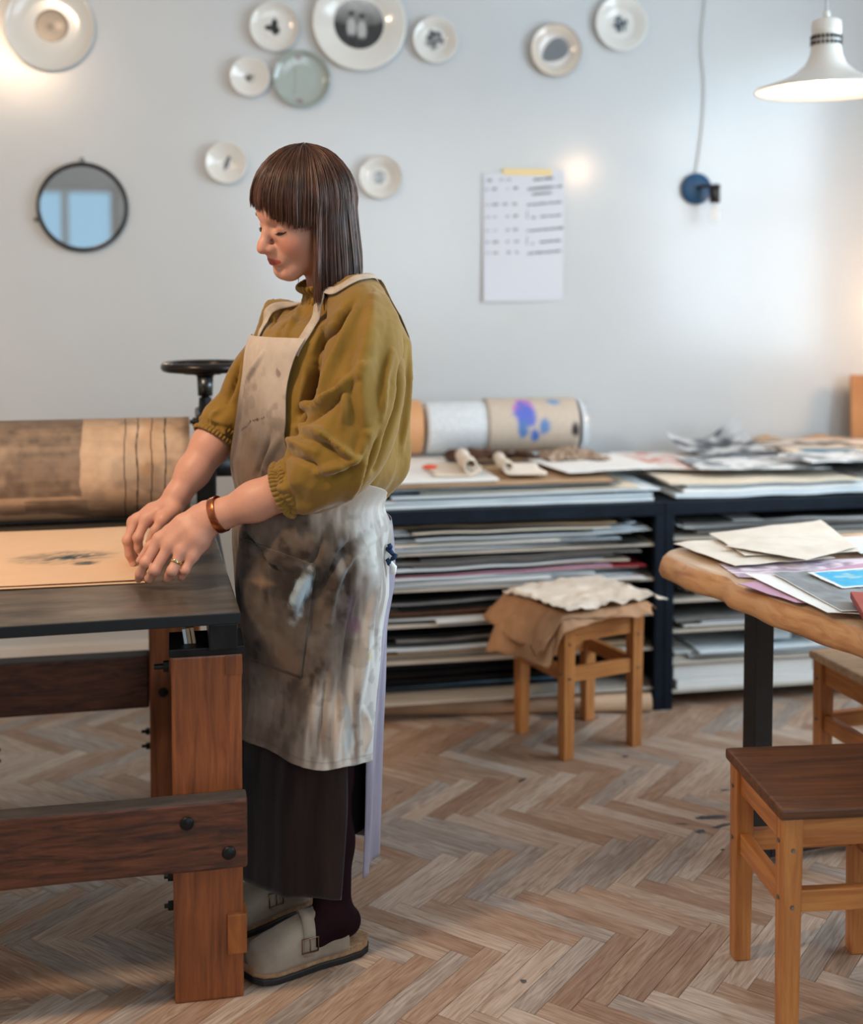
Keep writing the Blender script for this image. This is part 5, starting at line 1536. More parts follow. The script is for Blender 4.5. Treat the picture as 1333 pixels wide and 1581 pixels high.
Vb, Fb = [], []
def addm(V, Fq):
    off = sum(len(v) for v in Vb); Vb.append(V); Fb.append(Fq + off)
def cut(V, Fq, keep):
    m = keep(V); f = m[Fq].all(1); used = np.unique(Fq[f]); mp = -np.ones(len(V), int); mp[used] = np.arange(len(used))
    return V[used], mp[Fq[f]]
lo = HC - .19; hi = HC + .17
def near_seg(V, a, b, r):
    ba = b - a; t = np.clip(((V - a) @ ba) / (ba @ ba), 0, 1); return np.linalg.norm(V - a - t[:, None] * ba, axis=1) < r
Vh, Fh = mesh_sdf(body, lo, hi, .0024)
Vh, Fh = cut(Vh, Fh, lambda V: V[:, 2] > HC[2] - .172)
addm(Vh, Fh)
for E_, W_ in ((ELB_L, WR_L), (ELB_R, WR_R)):
    tips = W_ + np.array([.0, 0, 0])
    p = np.array([lerp(E_, W_, .0)] + [PL(*q) for f in (LH if E_ is ELB_L else RHd).values() for q in f] + [W_])
    lo, hi = p.min(0) - .05, p.max(0) + .05
    Va, Fa = mesh_sdf(limbs, lo, hi, .0022)
    Va, Fa = cut(Va, Fa, lambda V: ((V - E_) @ (W_ - E_)) / ((W_ - E_) @ (W_ - E_)) > .02)
    if E_ is ELB_L: Va, Fa = cut(Va, Fa, lambda V: near_seg(V, E_, W_, .07) | (np.linalg.norm(V - PL(265, 850, 2.42), axis=1) < .105))
    else: Va, Fa = cut(Va, Fa, lambda V: near_seg(V, E_, W_, .07) | (np.linalg.norm(V - PL(228, 825, 2.59), axis=1) < .095))
    addm(Va, Fa)
Vt, Ft = mesh_sdf(body, (-.28, -.30, .02), (.22, .30, 1.36), .009)
Vt, Ft = cut(Vt, Ft, lambda V: (V[:, 2] < HC[2] - .165) & ~(near_seg(V, lerp(ELB_L, WR_L, .12), WR_L, .075) | near_seg(V, lerp(ELB_R, WR_R, .12), WR_R, .075) | (V[:, 0] > .17)))
addm(Vt, Ft)
Vall = np.concatenate(Vb); Fall = np.concatenate(Fb)
# natural skin colour: lips, blush, nails, knuckles; scalp brown under the hair
SK = np.array(srgb(208, 152, 128)); col = np.tile(SK, (len(Vall), 1))
col *= (1 + .05 * fbm(Vall * 60, 3, 5) + .03 * fbm(Vall * 240, 2, 6))[:, None]
hl = (Vall - HC) @ RH
def tint(m, c):
    global col
    m = np.clip(m, 0, 1)[:, None]; col = col * (1 - m) + np.array(srgb(c)) * m
inh = (np.linalg.norm(hl, axis=1) < .2)
for s in (-1, 1): tint(inh * .38 * sstep(.032, .006, np.linalg.norm(hl - np.array([.068, s * .040, -.040]), axis=1)), (200, 104, 84))
tint(inh * .30 * sstep(.022, .006, np.linalg.norm(hl - np.array([.11, 0, -.040]), axis=1)), (206, 112, 92))
lipy = np.abs(hl[:, 1]); lz = hl[:, 2]
lip = inh * (hl[:, 0] > .078) * sstep(.0255, .0225, lipy) * sstep(-.0600 - .30 * np.maximum(lipy - .004, 0), -.0625 - .30 * np.maximum(lipy - .004, 0), lz) * sstep(-.0820 + .34 * lipy, -.0795 + .34 * lipy, lz)
tint(lip * .85, (162, 52, 52))
scalp = inh * sstep(.002, .02, (hl[:, 2] - .055) - .9 * (hl[:, 0] - .055) - .0) * (hl[:, 2] > -.03 + 0 * lz)
tint(np.maximum(scalp, inh * sstep(.0, -.02, hl[:, 0]) * sstep(-.10, -.06, lz)) * .9, (56, 34, 24))
for n_, p_ in list(LH.items()) + list(RHd.items()):
    k1, tp, dp = PL(*p_[1]), PL(*p_[3]), PL(*p_[2])
    tint(.28 * sstep(.016, .004, np.linalg.norm(Vall - k1, axis=1)), (196, 112, 92))
    tint(.30 * sstep(.014, .004, np.linalg.norm(Vall - tp, axis=1)), (200, 112, 94))
M_skin = mat('skin', attr='Col', rough=.48, spec=.4, sss=.18, bump=.10, bscale=420)
bo = from_np('body', Vall, Fall, M_skin, woman, True, np.clip(col, 0, 1))
# smooth the surface-net stair steps
_bm = bmesh.new(); _bm.from_mesh(bo.data); 
for _ in range(2): bmesh.ops.smooth_vert(_bm, verts=_bm.verts, factor=.5, use_axis_x=True, use_axis_y=True, use_axis_z=True)
_bm.to_mesh(bo.data); _bm.free(); bo.data.shade_smooth()
# nails
M_nail = mat('nail', srgb(226, 176, 160), rough=.25, spec=.5)
def nail(a, b, toward, r, name='nail'):
    a, b = np.array(a), np.array(b); ax = (b - a); ax /= np.linalg.norm(ax)
    nrm = np.array(toward) - b; nrm -= ax * (nrm @ ax); nrm /= np.linalg.norm(nrm); sd = np.cross(ax, nrm)
    V = []; n, m = 9, 7
    for i in range(n):
        for j in range(m):
            u = -1 + 2 * i / (n - 1); v = j / (m - 1)
            wv = math.sqrt(max(0, 1 - (2 * v - 1) ** 4)) if v > .5 else 1 - .25 * (1 - 2 * v) ** 2
            an = u * .85 * wv
            V.append(b + ax * (v * .0105 - .0045) + (nrm * math.cos(an) + sd * math.sin(an)) * (r + .0003))
    return from_np(name, np.array(V), grid_faces(n, m), M_nail, woman, True)
camL = np.array(MBI @ Vector((0, 0, CAM_H)))
for D_ in (RHd,):
    for n_ in ('index', 'middle'):
        p_ = D_[n_]; nail(PL(*p_[2]), PL(*p_[3]), PL(p_[3][0] - 20, p_[3][1], p_[3][2] - .12), FR[n_][3])
# lashes and brows
M_lash = mat('lash_dark', srgb(28, 18, 15), rough=.6)
M_brow = mat('brow_brown', srgb(66, 40, 28), rough=.7)
for s in (-1, 1):
    bmV, bmF = [], []
    for i in range(26):
        t = i / 25; y = s * (.0195 + .026 * t); arc = math.sin(t * math.pi)
        x = .0835 - .0095 * t ** 1.5 + .0012 * arc; z = -.0075 - .0035 * arc + .001 * t
        L_ = .0055 + .002 * t
        V, Fc = tube_np([HP(x, y, z), HP(x + L_ * .55, y + s * L_ * .25 * t, z - L_ * .55), HP(x + L_ * 1.0, y + s * L_ * .5 * t, z - L_ * .65)], [.00055, .0004, .0001], 4)
        off = len(bmV); bmV += V; bmF += [tuple(k + off for k in f) for f in Fc]
    V, Fc = tube_np([HP(.0835 - .0095 * (i / 12) ** 1.5 + .0014 * math.sin(i / 12 * math.pi), s * (.0190 + .027 * i / 12), -.0072 - .0036 * math.sin(i / 12 * math.pi)) for i in range(13)], [.0008 + .0005 * math.sin(i / 12 * math.pi) for i in range(13)], 6)
    off = len(bmV); bmV += V; bmF += [tuple(k + off for k in f) for f in Fc]
    me = bpy.data.meshes.new('eyelashes'); me.from_pydata(bmV, [], bmF); me.update(); link('eyelashes', me, M_lash, woman, True)
    bmV, bmF = [], []
    for i in range(60):
        t = rng.random(); y = s * (.012 + .036 * t); zz = .0165 + .006 * math.sin(t * 2.4) - .004 * t + rng.normal(0, .0016)
        x = .0925 - .0028 * (t * 2.2) ** 2
        V, Fc = tube_np([HP(x, y, zz), HP(x - .001, y + s * .0045, zz + .0018)], [.0005, .0002], 4)
        off = len(bmV); bmV += V; bmF += [tuple(k + off for k in f) for f in Fc]
    me = bpy.data.meshes.new('eyebrow'); me.from_pydata(bmV, [], bmF); me.update(); link('eyebrow', me, M_brow, woman, True)

# ---- hair: a bob with a fringe; thousands of strands grown over the skull, then hanging straight down
def make_hair():
    Ec = np.array([-.008, 0, .028]); Er = np.array([.108, .092, .108])
    down = RH.T @ np.array([0, 0, -1.0])           # gravity in the head frame
    FRL = 74
    def surf(th, ph, lift):
        """point on the hair envelope: th from the crown, ph azimuth (0 = front, + = her left)"""
        d = np.array([math.sin(th) * math.cos(ph), math.sin(th) * math.sin(ph), math.cos(th)])
        tilt = R(-14)                              # crown lies towards the back of the head
        d = np.array([d[0] * math.cos(tilt) + d[2] * math.sin(tilt), d[1], -d[0] * math.sin(tilt) + d[2] * math.cos(tilt)])
        return Ec + d * (Er + lift)
    VV, FF = [], []
    def strand(ph, lift, r, jit):
        pts = []
        fringe = R(-112) < ph < R(FRL)
        th_end = R(97 + 3 * math.sin(ph * 5)) if not fringe else R(110 - 10 * abs(ph) / R(FRL))
        th0 = R(2) if rng.random() < .3 else R(rng.uniform(2, 40))
        n1 = 9
        for k in range(n1):
            th = th0 + (th_end - th0) * k / (n1 - 1)
            pts.append(surf(th, ph + jit[0] * k / n1, lift + .002 * math.sin(3 * th + jit[1] * 9)))
        pts = [p for p in pts]
        if not fringe:
            p = pts[-1].copy(); t = pts[-1] - pts[-2]; t /= np.linalg.norm(t)
            side = math.sin(ph)
            hem = -.132 + .012 * jit[2] + (-.012 if abs(ph) < R(100) else .0)
            st = .013
            for k in range(24):
                w = min(1, .25 + .14 * k)
                ctr = np.array([-.02, 0, p[2]]); inw = ctr - p; inw[2] = 0; inw /= max(np.linalg.norm(inw), 1e-6)
                bl = down * w + t * (1 - w) - inw * (.10 if abs(ph) > R(95) else .0) + inw * (.10 * max(0, (-p[2] - .08) / .05)) + np.array([.03 * math.sin(ph * 23 + 6 * k / 24), .05 * jit[1], 0])
                bl /= np.linalg.norm(bl); p = p + bl * st
                pts.append(p.copy())
                if p[2] < hem: break
        else:
            # fringe ends at the brow, bending in a little
            p = pts[-1].copy(); t = pts[-1] - pts[-2]; t /= np.linalg.norm(t)
            stop = .040 - .046 * float(sstep(R(-10), R(FRL), ph)) + (-.02 if ph < R(-60) else 0) + .004 * jit[2]
            for k in range(8):
                if p[2] < stop: break
                bl = down * .55 + t * .45; bl /= np.linalg.norm(bl); p = p + bl * .008; pts.append(p.copy())
            pts = [q for q in pts if q[2] > stop - .006]
        if len(pts) < 4: return
        pts = np.array(pts); pts += np.array([0, 0, 0])
        W = pts @ RH.T + HC
        n = len(W); rad = r * np.clip(np.minimum(np.linspace(.35, 3, n), np.linspace(4.0, .15, n)), .12, 1)
        V, Fc = tube_np(W, list(rad), 5, False)
        off = len(VV); VV.extend(V); FF.extend([tuple(k + off for k in f) for f in Fc])
    # undercoat of wide locks, then fine strands
    for i in range(520):
        strand(rng.uniform(-math.pi, math.pi), rng.uniform(-.014, -.004), rng.uniform(.0032, .0046), (rng.normal(0, .05), rng.normal(0, .5), rng.normal(0, .5)))
    for i in range(1000):
        clump = rng.integers(0, 90); ph = -math.pi + 2 * math.pi * (clump + rng.normal(.5, .28)) / 90
        r_ = rng.random()
        strand(ph, rng.uniform(-.005, .0015) + .0025 * math.sin(clump * 7.3), rng.uniform(.0010, .0019), (.05 * math.sin(clump * 3.1) + rng.normal(0, .015), math.sin(clump * 5.7) * .5, rng.normal(0, .5)))
    for i in range(1300):
        strand(rng.uniform(-math.pi, math.pi), rng.uniform(-.003, .003), rng.uniform(.0004, .0008), (rng.normal(0, .04), rng.normal(0, .6), rng.normal(0, .8)))
    me = bpy.data.meshes.new('hair'); me.from_pydata(VV, [], FF); me.update()
    m = mat('hair_brown', srgb(96, 58, 36), rough=.38, spec=.5, col2=srgb(54, 31, 20), nscale=30, mixpow=(.3, .7))
    return link('hair', me, m, woman, True)
hair = make_hair()
# ------------------------------------------------------------------ blouse
def env(z):
    """blouse/skirt envelope at height z: centre offset forward, half depth, half width"""
    zs = [.10, .25, .45, .65, .75, .85, .905, .95, 1.05, 1.15, 1.235, 1.27, 1.298, 1.322, 1.342]
    c = [.005, .0, -.002, -.006, -.008, -.004, -.004, -.022, -.036, -.046, -.050, -.050, -.050, -.048, -.044]
    b = [.124, .126, .132, .140, .148, .145, .138, .160, .162, .158, .146, .118, .084, .064, .060]
    a = [.154, .157, .165, .176, .184, .184, .176, .196, .194, .186, .178, .160, .104, .062, .058]
    return interp(z, zs, np.c_[c, b, a])
def env_pt(z, th, off=0.0):
    e = env(z); c, b, a = e[..., 0], e[..., 1], e[..., 2]
    return np.stack([c + (b + off) * np.cos(th), (a + off) * np.sin(th), np.asarray(z, float)], -1)
def loft(path, rad, nt, ns, disp=None, sq=None, cap=True):
    """round loft along a smooth path (list of points, radii); disp(s, phi) adds radially"""
    path = np.array(path, float); t = np.linspace(0, 1, len(path)); s = np.linspace(0, 1, ns)
    Pp = interp(s, t, path); Rr = interp(s, t, np.array(rad, float))
    T = np.gradient(Pp, axis=0); T /= np.linalg.norm(T, axis=1)[:, None]
    u = np.cross(T[0], [0, 0, 1.0]); 
    if np.linalg.norm(u) < .1: u = np.cross(T[0], [1.0, 0, 0])
    V = []; 
    for i in range(ns):
        u = u - T[i] * (u @ T[i]); u /= np.linalg.norm(u); w = np.cross(T[i], u)
        ph = np.linspace(0, 2 * math.pi, nt, endpoint=False)
        r = Rr[i] + (disp(np.full(nt, s[i]), ph) if disp else 0)
        V.append(Pp[i] + np.cos(ph)[:, None] * u * r[:, None] + np.sin(ph)[:, None] * w * r[:, None])
    V = np.concatenate(V); Fq = grid_faces(ns, nt, wrap_v=True)
    if cap: Fq += [tuple(range(nt)), tuple((ns - 1) * nt + k for k in range(nt))[::-1]]
    return V, Fq
VV, FF = [], []
def addl(V, Fq):
    off = sum(len(v) for v in VV); VV.append(V); FF.extend([tuple(i + off for i in f) for f in Fq])
nz, nth = 150, 160
zz = np.linspace(.900, 1.342, nz); th = np.linspace(0, 2 * math.pi, nth, endpoint=False)
ZZ, TH = [g.ravel() for g in np.meshgrid(zz, th, indexing='ij')]
fold = .007 * np.cos(TH * 11 + 2.5 * fbm(np.c_[np.cos(TH) * 2, np.sin(TH) * 2, ZZ * 2], 2, 2)) * sstep(1.12, .93, ZZ) * sstep(.895, .93, ZZ) \
     + .0045 * np.cos(TH * 26 + 3 * fbm(np.c_[np.cos(TH) * 2, np.sin(TH) * 2, ZZ * 3], 2, 4)) * sstep(1.28, 1.36, ZZ) \
     + .003 * np.cos(TH * 44) * sstep(.93, .90, ZZ) + .006 * fbm(np.c_[np.cos(TH) * 3, np.sin(TH) * 3, ZZ * 3.2], 3, 9)
Vt_ = env_pt(ZZ, TH, fold)
Vt_[:, 0] += -.010 * sstep(1.2, 1.4, ZZ) * 0; Vt_[:, 1] += .014 * sstep(1.25, 1.33, ZZ); Vt_[:, 2] -= .34 * (Vt_[:, 0] + .05) * sstep(1.24, 1.33, ZZ)
addl(Vt_, grid_faces(nz, nth, wrap_v=True) + [tuple(range(nth)), tuple((nz - 1) * nth + k for k in range(nth))[::-1]])
def sleeve_disp(seed):
    def f(s, ph):
        g = 0.0045 * np.cos(ph * 17 + 2 * vnoise(np.c_[s * 6, ph * .0, s * 0 + seed], seed)) * sstep(.78, .97, s)
        g = g + .005 * np.cos(ph * 6 + 4 * s + seed) * sstep(.5, .85, s)
        g = g + .006 * fbm(np.c_[np.cos(ph) * 1.5, np.sin(ph) * 1.5, s * 4 + seed], 3, seed)
        return g
    return f
cuffL = lerp(ELB_L, WR_L, .37); cuffR = lerp(ELB_R, WR_R, .20)
dL = (WR_L - ELB_L) / np.linalg.norm(WR_L - ELB_L); dR = (WR_R - ELB_R) / np.linalg.norm(WR_R - ELB_R)
slL = [PL(548, 452, 2.46), PL(560, 505, 2.40), PL(560, 580, 2.375), PL(549, 650, 2.36), PL(520, 705, 2.352), cuffL - dL * .052, cuffL - dL * .022, cuffL - dL * .004]
addl(*loft(slL, [.052, .070, .080,   .084, .080, .066, .055, .050], 120, 150, sleeve_disp(3)))
slR = [PL(446, 482, 2.60), PL(428, 530, 2.64), PL(392, 588, 2.68), PL(374, 628, 2.69), cuffR - dR * .030, cuffR - dR * .012, cuffR]
addl(*loft(slR, [.050, .052, .060, .058, .056, .048, .045], 100, 110, sleeve_disp(8)))
me = bpy.data.meshes.new('blouse'); me.from_pydata([tuple(v) for v in np.concatenate(VV)], [], FF); me.update()
M_blouse = mat('ochre_cotton', srgb(144, 110, 38), rough=.75, spec=.25, col2=srgb(130, 97, 31), nscale=6, sheen=.25, bump=.12, bscale=500)
blouse = link('blouse', me, M_blouse, woman, True)
bm = bmesh.new(); bm.from_mesh(me); bmesh.ops.recalc_face_normals(bm, faces=bm.faces); bm.to_mesh(me); bm.free()
md = blouse.modifiers.new('r', 'REMESH'); md.mode = 'VOXEL'; md.voxel_size = .0042; md.adaptivity = 0
md2 = blouse.modifiers.new('s', 'SMOOTH'); md2.factor = .5; md2.iterations = 2
me = apply_mods(blouse); me.name = 'blouse'
from mathutils.bvhtree import BVHTree
def bvh_of(me):
    me.update(); return BVHTree.FromPolygons([v.co.copy() for v in me.vertices], [tuple(p.vertices) for p in me.polygons])
bv = bvh_of(me)
cam_l = MBI @ Vector((0, 0, CAM_H))
def cast(bvh, x, y, off=0.0):
    d = (MBI.to_3x3() @ ray(x, y)).normalized()
    h = bvh.ray_cast(cam_l, d)
    if h[0] is None: return None
    n = h[1] if h[1].dot(d) < 0 else -h[1]
    return np.array(h[0] + n * off)
FOLD = 2.3
def fold_lines(me, bvh, lines):
    """raise or sink the cloth along creases that run through the given places on its surface"""
    V = mesh_np(me); N = np.empty(len(V) * 3); me.vertices.foreach_get('normal', N); N = N.reshape(-1, 3)
    D = np.zeros(len(V))
    for amp, wd, pts, asym in lines:
        q = [cast(bvh, *p) for p in pts]; q = [p for p in q if p is not None]
        if len(q) < 2: continue
        q = smooth_path(q, max(8, 4 * len(q)))
        best = np.full(len(V), 9.0); tt = np.zeros(len(V)); side = np.zeros(len(V))
        lo, hi = q.min(0) - wd * 4, q.max(0) + wd * 4
        m = ((V > lo) & (V < hi)).all(1); W = V[m]; b = np.full(len(W), 9.0); t = np.zeros(len(W)); sd = np.zeros(len(W))
        vd = np.array((Vector(q.mean(0)) - cam_l).normalized())
        for i in range(len(q) - 1):
            a, ba = q[i], q[i + 1] - q[i]
            tl = np.clip(((W - a) @ ba) / max(ba @ ba, 1e-12), 0, 1); dv = W - a - tl[:, None] * ba; d = np.linalg.norm(dv, axis=1)
            s_ = np.sign(dv @ np.cross(ba, vd)); k = d < b
            b[k] = d[k]; t[k] = (i + tl[k]) / (len(q) - 1); sd[k] = s_[k]
        w_ = .72 * np.where(sd > 0, wd * (1 + asym), wd * (1 - asym))
        D[m] += FOLD * amp * np.exp(-(b / w_) ** 2) * np.sin(math.pi * np.clip(t, .04, .96)) ** .6
    V = V + N * D[:, None]
    me.vertices.foreach_set('co', V.ravel()); me.update()
z2 = lambda *p: [(280 + a * .3, 400 + b * .3) for a, b in p]
fold_lines(me, bv, [
    (.010, .022, z2((985, 200), (955, 380), (925, 560), (925, 740), (945, 890)), .45),
    (.011, .012, z2((930, 560), (780, 700), (640, 790), (600, 850)), .4),
    (-.008, .010, z2((900, 640), (760, 760), (640, 860)), 0),
    (.010, .011, z2((600, 860), (720, 890), (830, 980), (920, 1030)), -.3),
    (-.009, .011, z2((640, 930), (760, 960), (860, 1050)), 0),
    (.009, .011, z2((950, 900), (900, 1020), (800, 1060), (700, 1090)), .3),
    (-.008, .010, z2((940, 980), (850, 1090), (740, 1130)), 0),
    (.008, .010, z2((950, 1000), (900, 1130), (850, 1230)), 0),
    (-.012, .011, z2((865, 260), (790, 360), (730, 430), (695, 540)), 0),
    (.008, .012, z2((900, 250), (830, 420), (760, 600), (700, 740)), .2),
    (.007, .009, z2((830, 270), (740, 370), (680, 470)), 0),
    (-.008, .009, z2((690, 580), (660, 700), (600, 800)), 0),
    (.009, .012, z2((530, 960), (600, 950), (690, 985)), 0),
    (-.007, .008, z2((560, 1010), (650, 1040), (720, 1090)), 0),
    (.007, .009, z2((840, 620), (850, 760), (830, 860)), 0),
    (-.016, .016, z2((700, 560), (690, 640), (650, 740), (600, 830)), 0), (-.010, .010, z2((880, 230), (800, 340), (720, 460)), 0),
    (-.010, .012, z2((1135, 420), (1130, 560), (1110, 760), (1060, 900), (990, 1080)), 0),
    (.007, .010, z2((1160, 430), (1185, 560), (1180, 760), (1130, 980)), 0),
    (.006, .008, z2((1080, 480), (1040, 660), (1030, 820)), 0),
    (-.006, .008, z2((1010, 900), (960, 1050), (900, 1180)), 0),
    (-.007, .007, z2((590, 230), (540, 330), (500, 410)), 0),
    (.006, .007, z2((620, 240), (580, 330), (540, 410)), 0),
    (-.006, .006, z2((520, 260), (480, 330), (455, 380)), 0),
    (.006, .008, z2((640, 560), (630, 700), (590, 830)), 0),
    (-.007, .008, z2((300, 540), (270, 640), (240, 740)), 0),
    (.007, .010, z2((190, 780), (170, 820), (240, 850)), 0),
])
V = mesh_np(me); N = np.empty(len(V) * 3); me.vertices.foreach_get('normal', N); N = N.reshape(-1, 3)
ang_v = np.arctan2(V[:, 1], V[:, 0])
dgn = np.c_[V[:, 0] * 9 + V[:, 2] * 5, V[:, 1] * 9 - V[:, 2] * 5, V[:, 2] * 4]
wr = .0026 * (1 - 2.4 * np.abs(fbm(dgn, 2, 65))) * sstep(.35, -.1, fbm(V * 5, 2, 66)) + .0016 * (1 - 2 * np.abs(fbm(V * np.array([24, 24, 16]), 3, 61))) + .0008 * fbm(V * 60, 3, 62)
me.vertices.foreach_set('co', (V + N * wr[:, None]).ravel()); me.update(); me.shade_smooth()
bv = bvh_of(me)
# gathered cuffs, collar frill and hem band
def gathered(name, c, ax, r, wd, n_r, amp, seed, flare=.0, sq=None):
    ax = np.array(ax) / np.linalg.norm(ax); u = np.cross(ax, [0, 0, 1.0]); 
    if np.linalg.norm(u) < .2: u = np.cross(ax, [1.0, 0, 0])
    u /= np.linalg.norm(u); w = np.cross(ax, u)
    nt, ns = 260, 14; V = []
    for i in range(ns):
        s = i / (ns - 1); ph = np.linspace(0, 2 * math.pi, nt, endpoint=False)
        rip = amp * np.cos(ph * n_r + 1.6 * np.sin(ph * 3 + seed) + .8 * math.sin(s * 3)) * (.75 + .25 * math.sin(s * math.pi * 3)) 
        bulge = .004 * math.sin(s * math.pi * 3 - .4) + flare * s ** 2
        rr = r + rip + bulge
        sx, sy = sq if sq else (1, 1)
        V.append(c + ax * (s - .5) * wd + np.cos(ph)[:, None] * u * (rr * sx)[:, None] + np.sin(ph)[:, None] * w * (rr * sy)[:, None])
    o = from_np(name, np.concatenate(V), grid_faces(ns, nt, wrap_v=True), M_blouse, woman, True)
    md = o.modifiers.new('s', 'SOLIDIFY'); md.thickness = .002; md.offset = -1; apply_mods(o); o.data.shade_smooth()
    return o
gathered('cuff', cuffL - dL * .010, dL, .0515, .034, 38, .0022, 1.0)
gathered('cuff', cuffR - dR * .006, dR, .0475, .032, 34, .0020, 2.0)
gathered('collar', np.array([-.042, .014, 1.336]), [.36, .02, 1.0], .0600, .046, 40, .0026, 3.0, flare=.004)

# ------------------------------------------------------------------ skirt: lining, front panel, back panel
def panel(name, z0, z1, t0, t1, off, m, nz=70, nt=90, fold=None, th=.0016, hem=None, col=None, edge=None):
    U, W = [g.ravel() for g in np.meshgrid(np.linspace(0, 1, nz), np.linspace(0, 1, nt), indexing='ij')]
    Tl = t0(U) if callable(t0) else np.full_like(U, t0); Tr = t1(U) if callable(t1) else np.full_like(U, t1)
    Zt = z1(W) if callable(z1) else np.full_like(U, z1); Zb = z0(W) if callable(z0) else np.full_like(U, z0)
    Z = Zt + (Zb - Zt) * U; Zn = (Zt - Z)
    # the angle limits follow height, not row
    T_ = R(1) * (Tl + (Tr - Tl) * W)
    o = off + (fold(U, W, Z, T_) if fold else 0)
    V = env_pt(Z, T_, o)
    me_ = bpy.data.meshes.new(name); me_.from_pydata([tuple(v) for v in V], [], grid_faces(nz, nt)); me_.update()
    if col is not None: set_col(me_, col(U, W, Z, T_))
    a = me_.uv_layers.new(name='UVMap')
    idx_ = np.empty(len(me_.loops), np.int32); me_.loops.foreach_get('vertex_index', idx_)
    a.data.foreach_set('uv', np.c_[W, U][idx_].ravel())
    o_ = link(name, me_, m, woman, True)
    md = o_.modifiers.new('s', 'SOLIDIFY'); md.thickness = th; md.offset = 1
    apply_mods(o_); o_.data.shade_smooth()
    return o_
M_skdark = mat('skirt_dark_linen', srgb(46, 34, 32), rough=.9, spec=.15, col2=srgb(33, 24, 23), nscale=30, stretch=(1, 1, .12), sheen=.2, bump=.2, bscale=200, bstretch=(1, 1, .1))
M_sklit = mat('skirt_linen_daylit', srgb(158, 154, 172), rough=.85, spec=.2, col2=srgb(130, 126, 146), nscale=30, stretch=(1, 1, .12), sheen=.2, bump=.2, bscale=200, bstretch=(1, 1, .1))  # same linen as the front panel, daylight painted into the lilac
M_lining = mat('skirt_lining_shade', srgb(20, 16, 17), rough=.9, spec=.1)  # inner skirt layer, its deep shade put into the black colour
sk_f = lambda s, k, a: (lambda U, W, Z, T: a * np.cos(T * k + 1.4 * fbm(np.c_[T * 2, Z * 1.2], 2, s)) * sstep(.85, .3, Z) + .004 * fbm(np.c_[T * 4, Z * 3], 3, s + 1))
panel('lining', .225, .86, -178, 182, -.022, M_lining, fold=sk_f(3, 8, .004), nt=120)
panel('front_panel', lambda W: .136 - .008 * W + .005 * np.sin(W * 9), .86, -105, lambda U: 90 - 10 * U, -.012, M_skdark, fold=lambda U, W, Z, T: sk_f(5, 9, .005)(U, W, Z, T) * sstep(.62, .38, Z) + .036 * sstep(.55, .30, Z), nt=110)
panel('back_panel', lambda W: .145 + .010 * np.sin(W * 6), .86, lambda U: 108 - 2 * U, 262, .002, M_sklit, fold=lambda U, W, Z, T: sk_f(7, 10, .006)(U, W, Z, T) * sstep(.75, .5, Z) - .012 * sstep(.62, .75, Z) * sstep(R(140), R(118), T) + .006 * sstep(.62, .75, Z) * sstep(R(120), R(140), T), nt=110)

# ------------------------------------------------------------------ apron
rz_keys = [.39, .50, .65, .79, .88, .92, .95, .98, 1.02, 1.08, 1.16, 1.205, 1.236]
rt_keys = [102, 108, 118, 128, 126, 118, 92, 48, 35, 32, 32, 36, 40]
lt_keys = [-88, -88, -85, -80, -74, -70, -66, -60, -54, -48, -44, -42, -40]
def ap_fold(U, W, Z, T):
    f = .006 * sstep(1.0, .75, Z) * np.cos(T * 7 + 2.2 * fbm(np.c_[T * 1.6, Z * 2], 2, 11)) * sstep(.35, .6, W + .2)
    f = f + .004 * fbm(np.c_[T * 3, Z * 4], 3, 13) + .0016 * (1 - 2 * np.abs(fbm(np.c_[T * 7, Z * 9], 3, 15)))
    # diagonal drag lines from the hip tie
    f = f + .004 * np.cos((T * 1.0 + Z * 6.0) * 6) * sstep(.62, .8, Z) * sstep(.95, .85, Z) * sstep(.4, 1.2, T)
    # bib hollow between chest and hip
    return f + .006 * sstep(.90, .98, Z) + .036 * sstep(.55, .30, Z) * sstep(R(122), R(88), T)
def hemz(W): return .452 - .060 * W + .006 * np.sin(W * 14)
nzA, ntA = 300, 200
zt_ = 1.236
U, W = [g.ravel() for g in np.meshgrid(np.linspace(0, 1, nzA), np.linspace(0, 1, ntA), indexing='ij')]
Z = zt_ + (hemz(W) - zt_) * U
Tl = interp(Z, rz_keys, lt_keys); Tr = interp(Z, rz_keys, rt_keys)
T_ = R(1) * (Tl + (Tr - Tl) * W)
offA = .010 + ap_fold(U, W, Z, T_)
VA = env_pt(Z, T_, offA)
